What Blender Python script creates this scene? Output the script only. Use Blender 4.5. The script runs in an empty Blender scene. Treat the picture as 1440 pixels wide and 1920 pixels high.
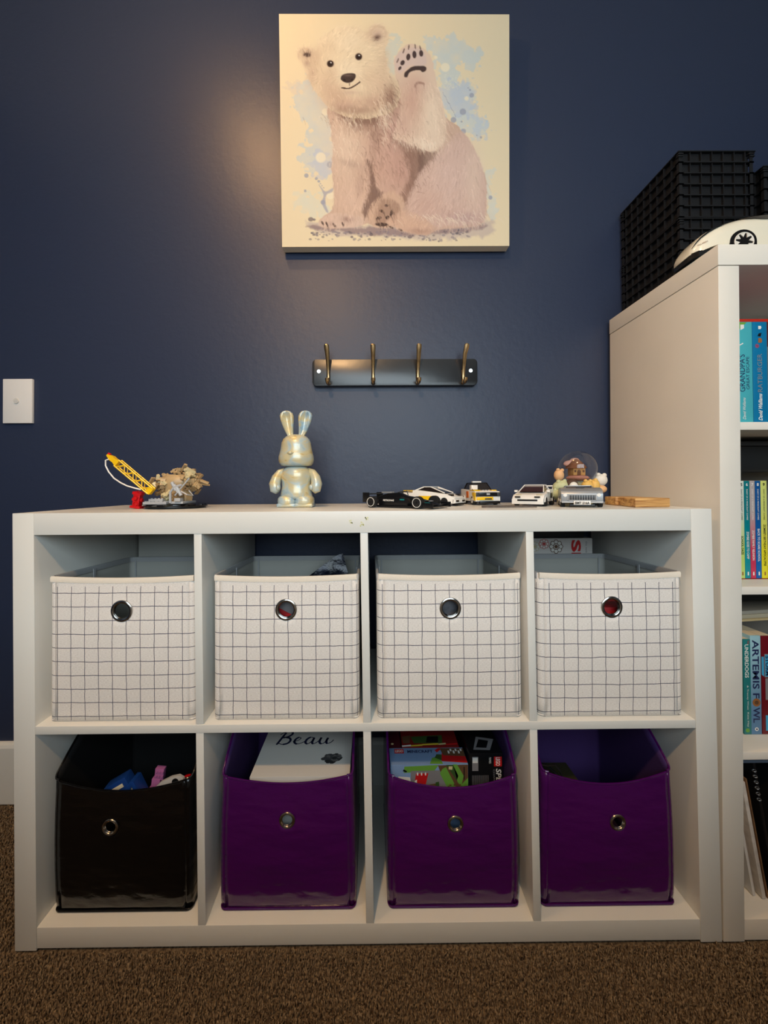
import bpy, bmesh, math, random
import numpy as np
from mathutils import Vector, Matrix, Euler

# ------------------------------------------------------------------ camera, light, exposure
S = bpy.context.scene
C = S.collection
PI = math.pi
cam_d = bpy.data.cameras.new('camera')
cam = bpy.data.objects.new('camera', cam_d)
C.objects.link(cam)
cam_d.sensor_fit = 'HORIZONTAL'
cam_d.sensor_width = 36.0
cam_d.lens = 745.26 / 1440 * 36
cam_d.shift_x = (720 - 699.66) / 1440
cam_d.shift_y = (904.57 - 960) / 1440
cam_d.clip_start = 0.02
_r = Vector((0.99996, -0.0057, -0.0065)).normalized()
_f = Vector((0.0058, 0.9999, 0.0110)).normalized()
_u = _r.cross(_f).normalized()
_r = _f.cross(_u).normalized()
cam.matrix_world = Matrix(((_r.x, _u.x, -_f.x, 0.74349), (_r.y, _u.y, -_f.y, -1.21871), (_r.z, _u.z, -_f.z, 0.94638), (0, 0, 0, 1)))
S.camera = cam

S.view_settings.view_transform = 'Standard'
S.view_settings.look = 'None'
S.view_settings.gamma = 1
S.view_settings.use_curve_mapping = False
S.view_settings.exposure = -0.15

world = bpy.data.worlds.new('world')
S.world = world
world.use_nodes = True
world.node_tree.nodes['Background'].inputs[0].default_value = (0.75, 0.88, 1.0, 1)
world.node_tree.nodes['Background'].inputs[1].default_value = 1.5

ROOM = dict(x0=-0.80, x1=2.75, y0=-2.5, y1=0.008, z1=2.55)

def lamp(name, kind, loc, energy, color, size=0.1, aim=None, size_y=None, spot=None, blend=0.5):
    d = bpy.data.lights.new(name, kind)
    d.energy = energy
    d.color = color
    if kind == 'AREA':
        d.size = size
        if size_y:
            d.shape = 'RECTANGLE'
            d.size_y = size_y
        else:
            d.shape = 'DISK'
    else:
        d.shadow_soft_size = size
    if kind == 'SPOT':
        d.spot_size = spot
        d.spot_blend = blend
    o = bpy.data.objects.new(name, d)
    C.objects.link(o)
    o.location = loc
    if aim is not None:
        o.rotation_euler = (Vector(aim) - Vector(loc)).to_track_quat('-Z', 'Y').to_euler()
    return o

WARM = (1.0, 0.585, 0.26)
COOL = (0.76, 0.92, 1.0)
LAMPS = [(0.26, -0.68), (0.40, -1.85)]
lamp('downlight_or_fill', 'POINT', (LAMPS[0][0], LAMPS[0][1], 2.50), 18.5, WARM, 0.04)
lamp('downlight_or_fill', 'SPOT', (LAMPS[1][0], LAMPS[1][1], 2.50), 98, WARM, 0.05, (0.8, -0.35, 0.1), spot=math.radians(100), blend=0.9)  # added warm fill aimed at the lower shelf fronts, not a known fitting
lamp('window_daylight', 'AREA', (0.9, -2.42, 1.60), 35, COOL, 1.7, (0.9, 0, 1.1), size_y=1.05)

# ------------------------------------------------------------------ helpers
def lin(c):
    return tuple(((v / 255) / 12.92 if v / 255 <= 0.04045 else ((v / 255 + 0.055) / 1.055) ** 2.4) for v in c)

MATS = {}
def mat(name, rgb, rough=0.5, metal=0.0, spec=0.5, coat=0.0, bump=0.0, bscale=200.0, mottle=0.0, mscale=20.0, trans=0.0, ior=1.45, sheen=0.0, emit=None):
    if name in MATS:
        return MATS[name]
    m = bpy.data.materials.new(name)
    m.use_nodes = True
    nt = m.node_tree
    b = nt.nodes['Principled BSDF']
    c = lin(rgb)
    b.inputs['Base Color'].default_value = (*c, 1)
    b.inputs['Roughness'].default_value = rough
    b.inputs['Metallic'].default_value = metal
    b.inputs['Specular IOR Level'].default_value = spec
    b.inputs['Coat Weight'].default_value = coat
    b.inputs['Coat Roughness'].default_value = 0.08
    b.inputs['Transmission Weight'].default_value = trans
    b.inputs['IOR'].default_value = ior
    b.inputs['Sheen Weight'].default_value = sheen
    if emit:
        b.inputs['Emission Color'].default_value = (*lin(rgb), 1)
        b.inputs['Emission Strength'].default_value = emit
    if mottle or bump:
        tc = nt.nodes.new('ShaderNodeTexCoord')
    if mottle:
        n = nt.nodes.new('ShaderNodeTexNoise')
        n.inputs['Scale'].default_value = mscale
        n.inputs['Detail'].default_value = 6
        nt.links.new(tc.outputs['Object'], n.inputs['Vector'])
        r = nt.nodes.new('ShaderNodeValToRGB')
        r.color_ramp.elements[0].position = 0.3
        r.color_ramp.elements[1].position = 0.7
        r.color_ramp.elements[0].color = (*[v * (1 - mottle) for v in c], 1)
        r.color_ramp.elements[1].color = (*[min(1, v * (1 + mottle)) for v in c], 1)
        nt.links.new(n.outputs['Fac'], r.inputs['Fac'])
        nt.links.new(r.outputs['Color'], b.inputs['Base Color'])
    if bump:
        n2 = nt.nodes.new('ShaderNodeTexNoise')
        n2.inputs['Scale'].default_value = bscale
        n2.inputs['Detail'].default_value = 3
        nt.links.new(tc.outputs['Object'], n2.inputs['Vector'])
        bp = nt.nodes.new('ShaderNodeBump')
        bp.inputs['Strength'].default_value = bump
        bp.inputs['Distance'].default_value = 0.002
        nt.links.new(n2.outputs['Fac'], bp.inputs['Height'])
        nt.links.new(bp.outputs['Normal'], b.inputs['Normal'])
    MATS[name] = m
    return m

def gradient_mat(name, bottom, top, rough=0.35, lo=0.25, hi=0.75):
    """printed cover whose ink runs from one colour at the foot to another at the head"""
    m = mat(name, bottom, rough)
    nt = m.node_tree
    tc = nt.nodes.new('ShaderNodeTexCoord')
    sp = nt.nodes.new('ShaderNodeSeparateXYZ')
    r = nt.nodes.new('ShaderNodeValToRGB')
    r.color_ramp.elements[0].position = lo
    r.color_ramp.elements[1].position = hi
    r.color_ramp.elements[0].color = (*lin(bottom), 1)
    r.color_ramp.elements[1].color = (*lin(top), 1)
    nt.links.new(tc.outputs['Generated'], sp.inputs[0])
    nt.links.new(sp.outputs['Z'], r.inputs['Fac'])
    nt.links.new(r.outputs['Color'], nt.nodes['Principled BSDF'].inputs['Base Color'])
    return m

class MB:
    """collects shapes and links them as ONE mesh object"""
    def __init__(s):
        s.bm = bmesh.new()
        s.mi = 0
    def _tag(s, faces):
        for f in faces:
            f.material_index = s.mi
    def m(s, i):
        s.mi = i
        return s
    def box(s, x0, x1, y0, y1, z0, z1, bev=0.0, M=None, seg=2):
        vs = [s.bm.verts.new((x, y, z)) for x in (x0, x1) for y in (y0, y1) for z in (z0, z1)]
        idx = [(0, 1, 3, 2), (4, 6, 7, 5), (0, 4, 5, 1), (2, 3, 7, 6), (0, 2, 6, 4), (1, 5, 7, 3)]
        fs = [s.bm.faces.new([vs[i] for i in q]) for q in idx]
        s._tag(fs)
        if M is not None:
            for v in vs:
                v.co = M @ v.co
        if bev > 0:
            es = list({e for f in fs for e in f.edges})
            r = bmesh.ops.bevel(s.bm, geom=es, offset=bev, segments=seg, profile=0.6, affect='EDGES')
            s._tag(r['faces'])
        return s
    def prism(s, poly, a, b, axis='y', bev=0.0, M=None, flip=False):
        """poly: 2D outline; extruded from a to b along axis. axis y -> poly is (x,z), x -> (y,z), z -> (x,y)"""
        def P(p, t):
            if axis == 'y': return Vector((p[0], t, p[1]))
            if axis == 'x': return Vector((t, p[0], p[1]))
            return Vector((p[0], p[1], t))
        A = [s.bm.verts.new(M @ P(p, a) if M is not None else P(p, a)) for p in poly]
        B = [s.bm.verts.new(M @ P(p, b) if M is not None else P(p, b)) for p in poly]
        fs = [s.bm.faces.new(A), s.bm.faces.new(B[::-1])]
        n = len(poly)
        for i in range(n):
            fs.append(s.bm.faces.new((A[i], B[i], B[(i + 1) % n], A[(i + 1) % n])))
        bmesh.ops.recalc_face_normals(s.bm, faces=fs)
        s._tag(fs)
        if bev > 0:
            es = list({e for f in fs for e in f.edges})
            r = bmesh.ops.bevel(s.bm, geom=es, offset=bev, segments=2, profile=0.6, affect='EDGES')
            s._tag(r['faces'])
        return s
    def rings(s, rings, cap=True, closed=True):
        """skin a list of vertex rings"""
        R = [[s.bm.verts.new(p) for p in r] for r in rings]
        fs = []
        n = len(R[0])
        for i in range(len(R) - 1):
            for j in range(n if closed else n - 1):
                k = (j + 1) % n
                fs.append(s.bm.faces.new((R[i][j], R[i][k], R[i + 1][k], R[i + 1][j])))
        if cap:
            fs.append(s.bm.faces.new(R[0][::-1]))
            fs.append(s.bm.faces.new(R[-1]))
        bmesh.ops.recalc_face_normals(s.bm, faces=fs)
        s._tag(fs)
        return s
    def tube(s, pts, rad, seg=10, flat=1.0, cap=True):
        pts = [Vector(p) for p in pts]
        n = len(pts)
        if not hasattr(rad, '__len__'):
            rad = [rad] * n
        rings = []
        up = None
        for i in range(n):
            t = (pts[min(i + 1, n - 1)] - pts[max(i - 1, 0)]).normalized()
            if up is None:
                a = Vector((0, 0, 1)) if abs(t.z) < 0.9 else Vector((1, 0, 0))
                up = (a - t * a.dot(t)).normalized()
            else:
                up = (up - t * up.dot(t)).normalized()
            sd = t.cross(up)
            rings.append([pts[i] + (sd * math.cos(2 * PI * k / seg) + up * math.sin(2 * PI * k / seg) * flat) * rad[i] for k in range(seg)])
        return s.rings(rings, cap)
    def cyl(s, p0, p1, r0, r1=None, seg=20):
        return s.tube([p0, p1], [r0, r0 if r1 is None else r1], seg)
    def lathe(s, prof, c=(0, 0, 0), seg=32, sx=1.0, sy=1.0, M=None, cap=True):
        """prof: (r, z) pairs"""
        rings = []
        for r, z in prof:
            ring = []
            for k in range(seg):
                a = 2 * PI * k / seg
                p = Vector((r * math.cos(a) * sx, r * math.sin(a) * sy, z))
                p = (M @ p) if M is not None else p
                ring.append(p + Vector(c))
            rings.append(ring)
        return s.rings(rings, cap)
    def ell(s, c, r, M=None, seg=20, pw=1.0):
        prof = []
        n = seg // 2
        rings = []
        for i in range(n + 1):
            t = -PI / 2 + PI * i / n
            t = max(-PI / 2 + 0.02, min(PI / 2 - 0.02, t))
            ring = []
            for k in range(seg):
                a = 2 * PI * k / seg
                f = lambda v: math.copysign(abs(v) ** pw, v)
                p = Vector((f(math.cos(t)) * f(math.cos(a)) * r[0], f(math.cos(t)) * f(math.sin(a)) * r[1], f(math.sin(t)) * r[2]))
                p = (M @ p) if M is not None else p
                ring.append(p + Vector(c))
            rings.append(ring)
        return s.rings(rings, True)
    def torus(s, c, R, r, axis='y', seg=36, ring=10, flat=1.0):
        rs = []
        for i in range(seg):
            a = 2 * PI * i / seg
            rr = []
            for k in range(ring):
                b = 2 * PI * k / ring
                d = R + r * math.cos(b)
                h = r * math.sin(b) * flat
                p = {'y': (d * math.cos(a), h, d * math.sin(a)), 'x': (h, d * math.cos(a), d * math.sin(a)), 'z': (d * math.cos(a), d * math.sin(a), h)}[axis]
                rr.append(Vector(p) + Vector(c))
            rs.append(rr)
        rs.append(rs[0])
        s.rings(rs, cap=False)
        bmesh.ops.remove_doubles(s.bm, verts=s.bm.verts, dist=1e-6)
        return s
    def build_split(s, name, mats, parent, local=False, smooth=35):
        """link every loose piece as an object of its own"""
        left = set(s.bm.faces); out = []
        comps = []
        while left:
            f0 = left.pop(); comp = [f0]; st = [f0]
            while st:
                f = st.pop()
                for e in f.edges:
                    for g in e.link_faces:
                        if g in left: left.discard(g); comp.append(g); st.append(g)
            comps.append(comp)
        for comp in comps:
            q = MB(); vm = {}
            for f in comp:
                vs = []
                for v in f.verts:
                    if v not in vm: vm[v] = q.bm.verts.new(v.co)
                    vs.append(vm[v])
                nf = q.bm.faces.new(vs); nf.material_index = f.material_index
            out.append(q.build(name, mats, parent, local, smooth))
        s.bm.free()
        return out
    def build(s, name, mats, parent=None, local=False, smooth=35):
        me = bpy.data.meshes.new(name)
        if parent is not None and not local:
            off = Vector((0, 0, 0)); pp = parent
            while pp is not None:
                off += Vector(pp.location); pp = pp.parent
            bmesh.ops.translate(s.bm, verts=s.bm.verts, vec=-off)
        s.bm.to_mesh(me)
        s.bm.free()
        if not isinstance(mats, (list, tuple)):
            mats = [mats]
        for q in mats:
            me.materials.append(q)
        if smooth:
            me.polygons.foreach_set('use_smooth', [True] * len(me.polygons))
            me.set_sharp_from_angle(angle=math.radians(smooth))
        o = bpy.data.objects.new(name, me)
        C.objects.link(o)
        if parent is not None:
            o.parent = parent
        return o

def tag(o, label=None, cat=None, group=None, kind=None):
    if label: o['label'] = label
    if cat: o['category'] = cat
    if group: o['group'] = group
    if kind: o['kind'] = kind
    return o

def thing(name, label, cat, loc, rz=0.0, group=None, rot=None):
    o = bpy.data.objects.new(name, None)
    C.objects.link(o)
    o.empty_display_size = 0.02
    o.location = loc
    o.rotation_euler = rot if rot else (0, 0, rz)
    return tag(o, label, cat, group)

def struct(name, mb, m, smooth=0):
    o = mb.build(name, m, None, smooth=smooth)
    o['kind'] = 'structure'
    return o

FONTCACHE = {}
def text_mesh(mb, s, org, ux, uy, size, depth=0.0002, fit=None, align='CENTER', shear=0.0, bold=0.0, mat_i=None):
    """write a word into the mesh: org = anchor, ux = reading direction, uy = up of the letters, fit = width the word should span"""
    cu = bpy.data.curves.new('lettering', 'FONT')
    cu.body = s
    cu.size = 1.0
    cu.extrude = 0.0
    cu.shear = shear
    cu.offset = bold
    cu.resolution_u = 3
    cu.align_x = 'LEFT'
    ob = bpy.data.objects.new('lettering', cu)
    me = bpy.data.meshes.new_from_object(ob)
    n = len(me.vertices)
    co = np.empty(n * 3)
    me.vertices.foreach_get('co', co)
    co = co.reshape(n, 3)
    w = co[:, 0].max() - co[:, 0].min()
    h = co[:, 1].max() - co[:, 1].min()
    co[:, 0] -= co[:, 0].min() + (w / 2 if align == 'CENTER' else 0)
    co[:, 1] -= co[:, 1].min() + h / 2
    sy = size / h
    sx = fit / w if fit else sy
    ux = Vector(ux).normalized(); uy = Vector(uy).normalized(); nn = ux.cross(uy)
    org = Vector(org)
    vs = [mb.bm.verts.new(org + ux * (p[0] * sx) + uy * (p[1] * sy) + nn * depth) for p in co]
    for f in me.polygons:
        try:
            nf = mb.bm.faces.new([vs[i] for i in f.vertices])
            nf.material_index = mb.mi if mat_i is None else mat_i
            if nf.normal.length == 0:
                nf.normal_update()
        except ValueError:
            pass
    bpy.data.objects.remove(ob)
    bpy.data.curves.remove(cu)
    bpy.data.meshes.remove(me)
    return mb

def patch(mb, org, ux, uy, pts, depth=0.0002, i=0):
    """flat printed patch on a face: pts in (u, v) metres from org"""
    ux = Vector(ux).normalized(); uy = Vector(uy).normalized(); nn = ux.cross(uy)
    f = mb.bm.faces.new([mb.bm.verts.new(Vector(org) + ux * p[0] + uy * p[1] + nn * depth) for p in pts])
    f.material_index = i
    f.normal_update()
    if f.normal.dot(nn) < 0:
        f.normal_flip()
    return mb

# ------------------------------------------------------------------ materials
def wall_mat():
    m = mat('navy_wall_paint', (41, 50, 73), 0.42, bump=0.25, bscale=60, spec=0.45)
    return m
M_NAVY = wall_mat()
M_WHITEWALL = mat('white_wall_paint', (225, 222, 214), 0.7)
M_CEIL = mat('ceiling_paint', (235, 233, 228), 0.8)
M_TRIM = mat('trim_gloss_white', (214, 216, 212), 0.35)
M_LAM = mat('white_laminate', (222, 222, 216), 0.32, bump=0.04, bscale=400)
M_LAM2 = mat('white_laminate_bookcase', (222, 218, 208), 0.4, bump=0.05, bscale=300, mottle=0.02, mscale=9)
M_BLACK = mat('black_plastic', (14, 14, 15), 0.35)
M_CHROME = mat('chrome', (190, 188, 184), 0.16, 1.0)
M_WHITEP = mat('white_plastic', (228, 226, 222), 0.3)

def carpet_mat():
    m = mat('brown_carpet', (88, 74, 58), 0.95, spec=0.1)
    nt = m.node_tree
    tc = nt.nodes.new('ShaderNodeTexCoord')
    n = nt.nodes.new('ShaderNodeTexNoise'); n.inputs['Scale'].default_value = 170; n.inputs['Detail'].default_value = 5
    r = nt.nodes.new('ShaderNodeValToRGB')
    e = r.color_ramp.elements
    e[0].position = 0.34; e[0].color = (*lin((66, 52, 40)), 1)
    e[1].position = 0.66; e[1].color = (*lin((142, 124, 100)), 1)
    nt.links.new(tc.outputs['Object'], n.inputs['Vector'])
    nt.links.new(n.outputs['Fac'], r.inputs['Fac'])
    nt.links.new(r.outputs['Color'], nt.nodes['Principled BSDF'].inputs['Base Color'])
    return m
M_CARPET = carpet_mat()

def checked_fabric():
    m = mat('checked_linen', (214, 207, 200), 0.9, spec=0.15, sheen=0.2)
    nt = m.node_tree
    L = nt.links.new
    b = nt.nodes['Principled BSDF']
    uv = nt.nodes.new('ShaderNodeUVMap'); uv.uv_map = 'cloth'
    nz = nt.nodes.new('ShaderNodeTexNoise'); nz.inputs['Scale'].default_value = 28; nz.inputs['Detail'].default_value = 3
    L(uv.outputs[0], nz.inputs['Vector'])
    off = nt.nodes.new('ShaderNodeVectorMath'); off.operation = 'SUBTRACT'; off.inputs[1].default_value = (0.5, 0.5, 0.5)
    L(nz.outputs['Color'], off.inputs[0])
    sc = nt.nodes.new('ShaderNodeVectorMath'); sc.operation = 'SCALE'; sc.inputs['Scale'].default_value = 0.0035
    L(off.outputs[0], sc.inputs[0])
    add = nt.nodes.new('ShaderNodeVectorMath'); add.operation = 'ADD'
    L(uv.outputs[0], add.inputs[0]); L(sc.outputs[0], add.inputs[1])
    sp = nt.nodes.new('ShaderNodeSeparateXYZ'); L(add.outputs[0], sp.inputs[0])
    def line(out, pitch, w):
        d = nt.nodes.new('ShaderNodeMath'); d.operation = 'DIVIDE'; d.inputs[1].default_value = pitch; L(out, d.inputs[0])
        f = nt.nodes.new('ShaderNodeMath'); f.operation = 'FRACT'; L(d.outputs[0], f.inputs[0])
        s_ = nt.nodes.new('ShaderNodeMath'); s_.operation = 'SUBTRACT'; s_.inputs[1].default_value = 0.5; L(f.outputs[0], s_.inputs[0])
        a = nt.nodes.new('ShaderNodeMath'); a.operation = 'ABSOLUTE'; L(s_.outputs[0], a.inputs[0])
        g = nt.nodes.new('ShaderNodeMath'); g.operation = 'LESS_THAN'; g.inputs[1].default_value = w / pitch / 2; L(a.outputs[0], g.inputs[0])
        return g.outputs[0]
    lx = line(sp.outputs['X'], 0.0292, 0.00125)
    lz = line(sp.outputs['Y'], 0.0287, 0.0014)
    mx = nt.nodes.new('ShaderNodeMath'); mx.operation = 'MAXIMUM'; L(lx, mx.inputs[0]); L(lz, mx.inputs[1])
    # no lines in the hem and above the bottom seam
    uvs = nt.nodes.new('ShaderNodeSeparateXYZ'); L(uv.outputs[0], uvs.inputs[0])
    h1 = nt.nodes.new('ShaderNodeMath'); h1.operation = 'LESS_THAN'; h1.inputs[1].default_value = 0.2865; L(uvs.outputs['Y'], h1.inputs[0])
    h2 = nt.nodes.new('ShaderNodeMath'); h2.operation = 'GREATER_THAN'; h2.inputs[1].default_value = 0.006; L(uvs.outputs['Y'], h2.inputs[0])
    m1 = nt.nodes.new('ShaderNodeMath'); m1.operation = 'MULTIPLY'; L(h1.outputs[0], m1.inputs[0]); L(h2.outputs[0], m1.inputs[1])
    m2 = nt.nodes.new('ShaderNodeMath'); m2.operation = 'MULTIPLY'; L(m1.outputs[0], m2.inputs[0]); L(mx.outputs[0], m2.inputs[1])
    # woven slub
    mp = nt.nodes.new('ShaderNodeMapping'); mp.inputs['Scale'].default_value = (250, 900, 1); L(uv.outputs[0], mp.inputs['Vector'])
    wv = nt.nodes.new('ShaderNodeTexNoise'); wv.inputs['Scale'].default_value = 1.0; wv.inputs['Detail'].default_value = 3; L(mp.outputs[0], wv.inputs['Vector'])
    rr = nt.nodes.new('ShaderNodeValToRGB')
    rr.color_ramp.elements[0].position = 0.3; rr.color_ramp.elements[0].color = (*lin((212, 206, 200)), 1)
    rr.color_ramp.elements[1].position = 0.7; rr.color_ramp.elements[1].color = (*lin((238, 234, 228)), 1)
    L(wv.outputs['Fac'], rr.inputs['Fac'])
    mix = nt.nodes.new('ShaderNodeMix'); mix.data_type = 'RGBA'
    L(m2.outputs[0], mix.inputs['Factor']); L(rr.outputs['Color'], mix.inputs['A'])
    mix.inputs['B'].default_value = (*lin((82, 82, 98)), 1)
    L(mix.outputs['Result'], b.inputs['Base Color'])
    bp = nt.nodes.new('ShaderNodeBump'); bp.inputs['Strength'].default_value = 0.35; bp.inputs['Distance'].default_value = 0.0008
    L(wv.outputs['Fac'], bp.inputs['Height']); L(bp.outputs['Normal'], b.inputs['Normal'])
    return m
M_CHECK = checked_fabric()
M_LINING = mat('grey_lining', (168, 168, 162), 0.85, spec=0.2, bump=0.1, bscale=300)
M_HEM = mat('cream_hem', (222, 214, 200), 0.85, spec=0.2, bump=0.3, bscale=700)
M_HEMGREY = mat('grey_hem', (160, 162, 164), 0.8, spec=0.2, bump=0.3, bscale=500)

def vinyl(name, rgb):
    m = mat(name, rgb, 0.20, spec=0.45, coat=0.15)
    nt = m.node_tree
    L = nt.links.new
    tc = nt.nodes.new('ShaderNodeTexCoord')
    mp = nt.nodes.new('ShaderNodeMapping'); mp.inputs['Scale'].default_value = (1.0, 1.0, 2.2)
    n = nt.nodes.new('ShaderNodeTexNoise'); n.inputs['Scale'].default_value = 9; n.inputs['Detail'].default_value = 2
    n2 = nt.nodes.new('ShaderNodeTexNoise'); n2.inputs['Scale'].default_value = 55; n2.inputs['Detail'].default_value = 2
    L(tc.outputs['Object'], mp.inputs[0]); L(mp.outputs[0], n.inputs['Vector']); L(mp.outputs[0], n2.inputs['Vector'])
    ad = nt.nodes.new('ShaderNodeMath'); ad.operation = 'MULTIPLY_ADD'; ad.inputs[1].default_value = 0.08
    L(n2.outputs['Fac'], ad.inputs[0]); L(n.outputs['Fac'], ad.inputs[2])
    bp = nt.nodes.new('ShaderNodeBump'); bp.inputs['Strength'].default_value = 0.55; bp.inputs['Distance'].default_value = 0.012
    L(ad.outputs[0], bp.inputs['Height']); L(bp.outputs['Normal'], nt.nodes['Principled BSDF'].inputs['Normal'])
    L(bp.outputs['Normal'], nt.nodes['Principled BSDF'].inputs['Coat Normal'])
    return m
M_PURPLE = vinyl('purple_vinyl', (70, 8, 84))
M_BLKVIN = vinyl('black_vinyl', (9, 9, 10))
M_PURPIN = mat('purple_cloth_lining', (70, 44, 105), 0.8, bump=0.2, bscale=120)
M_BLKIN = mat('black_cloth_lining', (10, 10, 12), 0.85)

# ------------------------------------------------------------------ the room
R_ = ROOM
# floor
mb = MB(); mb.box(R_['x0'] - .1, R_['x1'] + .1, R_['y0'] - .1, R_['y1'] + .1, -0.08, -0.006)
struct('floor', mb, M_CARPET)
# carpet pile, dense tufts near the furniture
def carpet_pile():
    rng = np.random.default_rng(3)
    areas = [(-0.35, 1.95, -0.80, -0.392, 0.0041), (-0.60, -0.004, -0.392, -0.012, 0.0052)]
    V = []; F = []; base = 0
    for x0, x1, y0, y1, sp in areas:
        nx = int((x1 - x0) / sp); ny = int((y1 - y0) / sp)
        gx, gy = np.meshgrid(np.arange(nx), np.arange(ny))
        px = x0 + (gx.ravel() + rng.uniform(0, 1, gx.size)) * sp
        py = y0 + (gy.ravel() + rng.uniform(0, 1, gx.size)) * sp
        n = px.size
        a = rng.uniform(0, 2 * PI, n)
        r = rng.uniform(.0016, .0028, n)
        h = rng.uniform(.006, .0125, n)
        lx = rng.normal(0, .0026, n); ly = rng.normal(0, .0026, n)
        top = np.stack([np.clip(px + lx, x0, x1), np.clip(py + ly, y0, y1 - 0.001), -0.006 + h], 1)
        vs = [top]
        for k in range(3):
            ang = a + k * 2 * PI / 3
            vs.append(np.stack([px + r * np.cos(ang), py + r * np.sin(ang), np.full(n, -0.0062)], 1))
            vs.append(np.stack([px + lx * .6 + r * 1.1 * np.cos(ang + .5), py + ly * .6 + r * 1.1 * np.sin(ang + .5), -0.006 + h * .62], 1))
        vv = np.stack(vs, 1).reshape(-1, 3)
        V.append(vv)
        i = (np.arange(n) * 7 + base)[:, None]
        t = []
        for k in range(3):
            k2 = (k + 1) % 3
            b0, m0, b1, m1 = 1 + 2 * k, 2 + 2 * k, 1 + 2 * k2, 2 + 2 * k2
            t += [np.concatenate([i + b0, i + b1, i + m1], 1), np.concatenate([i + b0, i + m1, i + m0], 1), np.concatenate([i + m0, i + m1, i], 1)]
        F.append(np.concatenate(t, 0))
        base += n * 7
    V = np.concatenate(V); F = np.concatenate(F)
    me = bpy.data.meshes.new('carpet_pile')
    me.vertices.add(len(V)); me.vertices.foreach_set('co', V.ravel())
    me.loops.add(F.size); me.loops.foreach_set('vertex_index', F.ravel())
    me.polygons.add(len(F)); me.polygons.foreach_set('loop_start', np.arange(len(F)) * 3)
    me.update()
    me.materials.append(M_CARPET)
    o = bpy.data.objects.new('carpet_pile', me)
    C.objects.link(o)
    tag(o, 'dark brown twist carpet pile in front of the white cube shelf', 'carpet', kind='stuff')
carpet_pile()

mb = MB(); mb.box(R_['x0'] - .1, R_['x1'] + .1, R_['y1'], R_['y1'] + .1, 0, R_['z1'] + .1)
struct('wall_back', mb, M_NAVY)
mb = MB(); mb.box(R_['x0'] - .1, R_['x0'], R_['y0'], R_['y1'], 0, R_['z1'] + .1)
struct('wall_left', mb, M_NAVY)
mb = MB(); mb.box(R_['x1'], R_['x1'] + .1, R_['y0'], R_['y1'], 0, R_['z1'] + .1)
struct('wall_right', mb, M_NAVY)
WX0, WX1, WZ0, WZ1 = 0.0, 1.8, 1.05, 2.2
mb = MB()
mb.box(R_['x0'] - .1, WX0, R_['y0'] - .1, R_['y0'], 0, R_['z1'] + .1)
mb.box(WX1, R_['x1'] + .1, R_['y0'] - .1, R_['y0'], 0, R_['z1'] + .1)
mb.box(WX0, WX1, R_['y0'] - .1, R_['y0'], 0, WZ0)
mb.box(WX0, WX1, R_['y0'] - .1, R_['y0'], WZ1, R_['z1'] + .1)
struct('wall_front', mb, M_NAVY)
mb = MB()
for a in ((WX0 - .05, WX0, WZ0 - .05, WZ1 + .05), (WX1, WX1 + .05, WZ0 - .05, WZ1 + .05), (WX0, WX1, WZ1, WZ1 + .05), (WX0, WX1, WZ0 - .05, WZ0), (.88, .92, WZ0, WZ1)):
    mb.box(a[0], a[1], R_['y0'] - .02, R_['y0'] + .02, a[2], a[3])
struct('window_1', mb, M_TRIM)
mb = MB(); mb.box(R_['x0'] - .1, R_['x1'] + .1, R_['y0'] - .1, R_['y1'] + .1, R_['z1'], R_['z1'] + .1)
struct('ceiling', mb, M_CEIL)
# unseen desk-shaped blocker, added to keep window light off the lower shelf fronts
t = thing('desk_light_blocker', 'plain white desk-shaped blocker added unseen behind the camera to shade the lower shelf', 'light blocker', (0.9, -1.65, 0))
m_ = MB(); m_.box(-0.3, 2.2, -1.95, -1.30, .82, .85, .002); m_.build('blocker_top', M_LAM, t)
m_ = MB(); m_.box(-0.28, 2.18, -1.34, -1.32, .05, .82, .002); m_.build('blocker_front_panel', M_LAM, t)
for x_ in (-.28, 2.13):
    for y_ in (-1.93, -1.40):
        m_ = MB(); m_.box(x_, x_ + .05, y_, y_ + .05, -.005, .82, .002); m_.build('leg', M_LAM, t)
# skirting: flat board with an eased top edge
mb = MB()
mb.prism([(0.008, 0), (-0.0085, 0), (-0.0085, 0.166), (-0.005, 0.174), (0.002, 0.178), (0.008, 0.179)], R_['x0'], R_['x1'], axis='x')
struct('baseboard_back', mb, M_TRIM)
for lx, ly in LAMPS:  # second fitting is made up to go with the added fill
    t = thing('downlight_or_fill_fitting', 'round recessed downlight in the ceiling ' + ('near the navy wall, left of the canvas' if ly > -1 else 'added behind the camera as warm fill'), 'ceiling light', (lx, ly, 2.55))
    m_ = MB(); m_.torus((lx, ly, 2.545), 0.052, 0.008, 'z', 32, 8, 0.6); m_.build('trim_ring', M_WHITEP, t)
    m_ = MB(); m_.cyl((lx, ly, 2.549), (lx, ly, 2.544), 0.044); m_.build('lens', mat('lamp_lens', (255, 214, 150), 0.5, emit=2.0), t)
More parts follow.
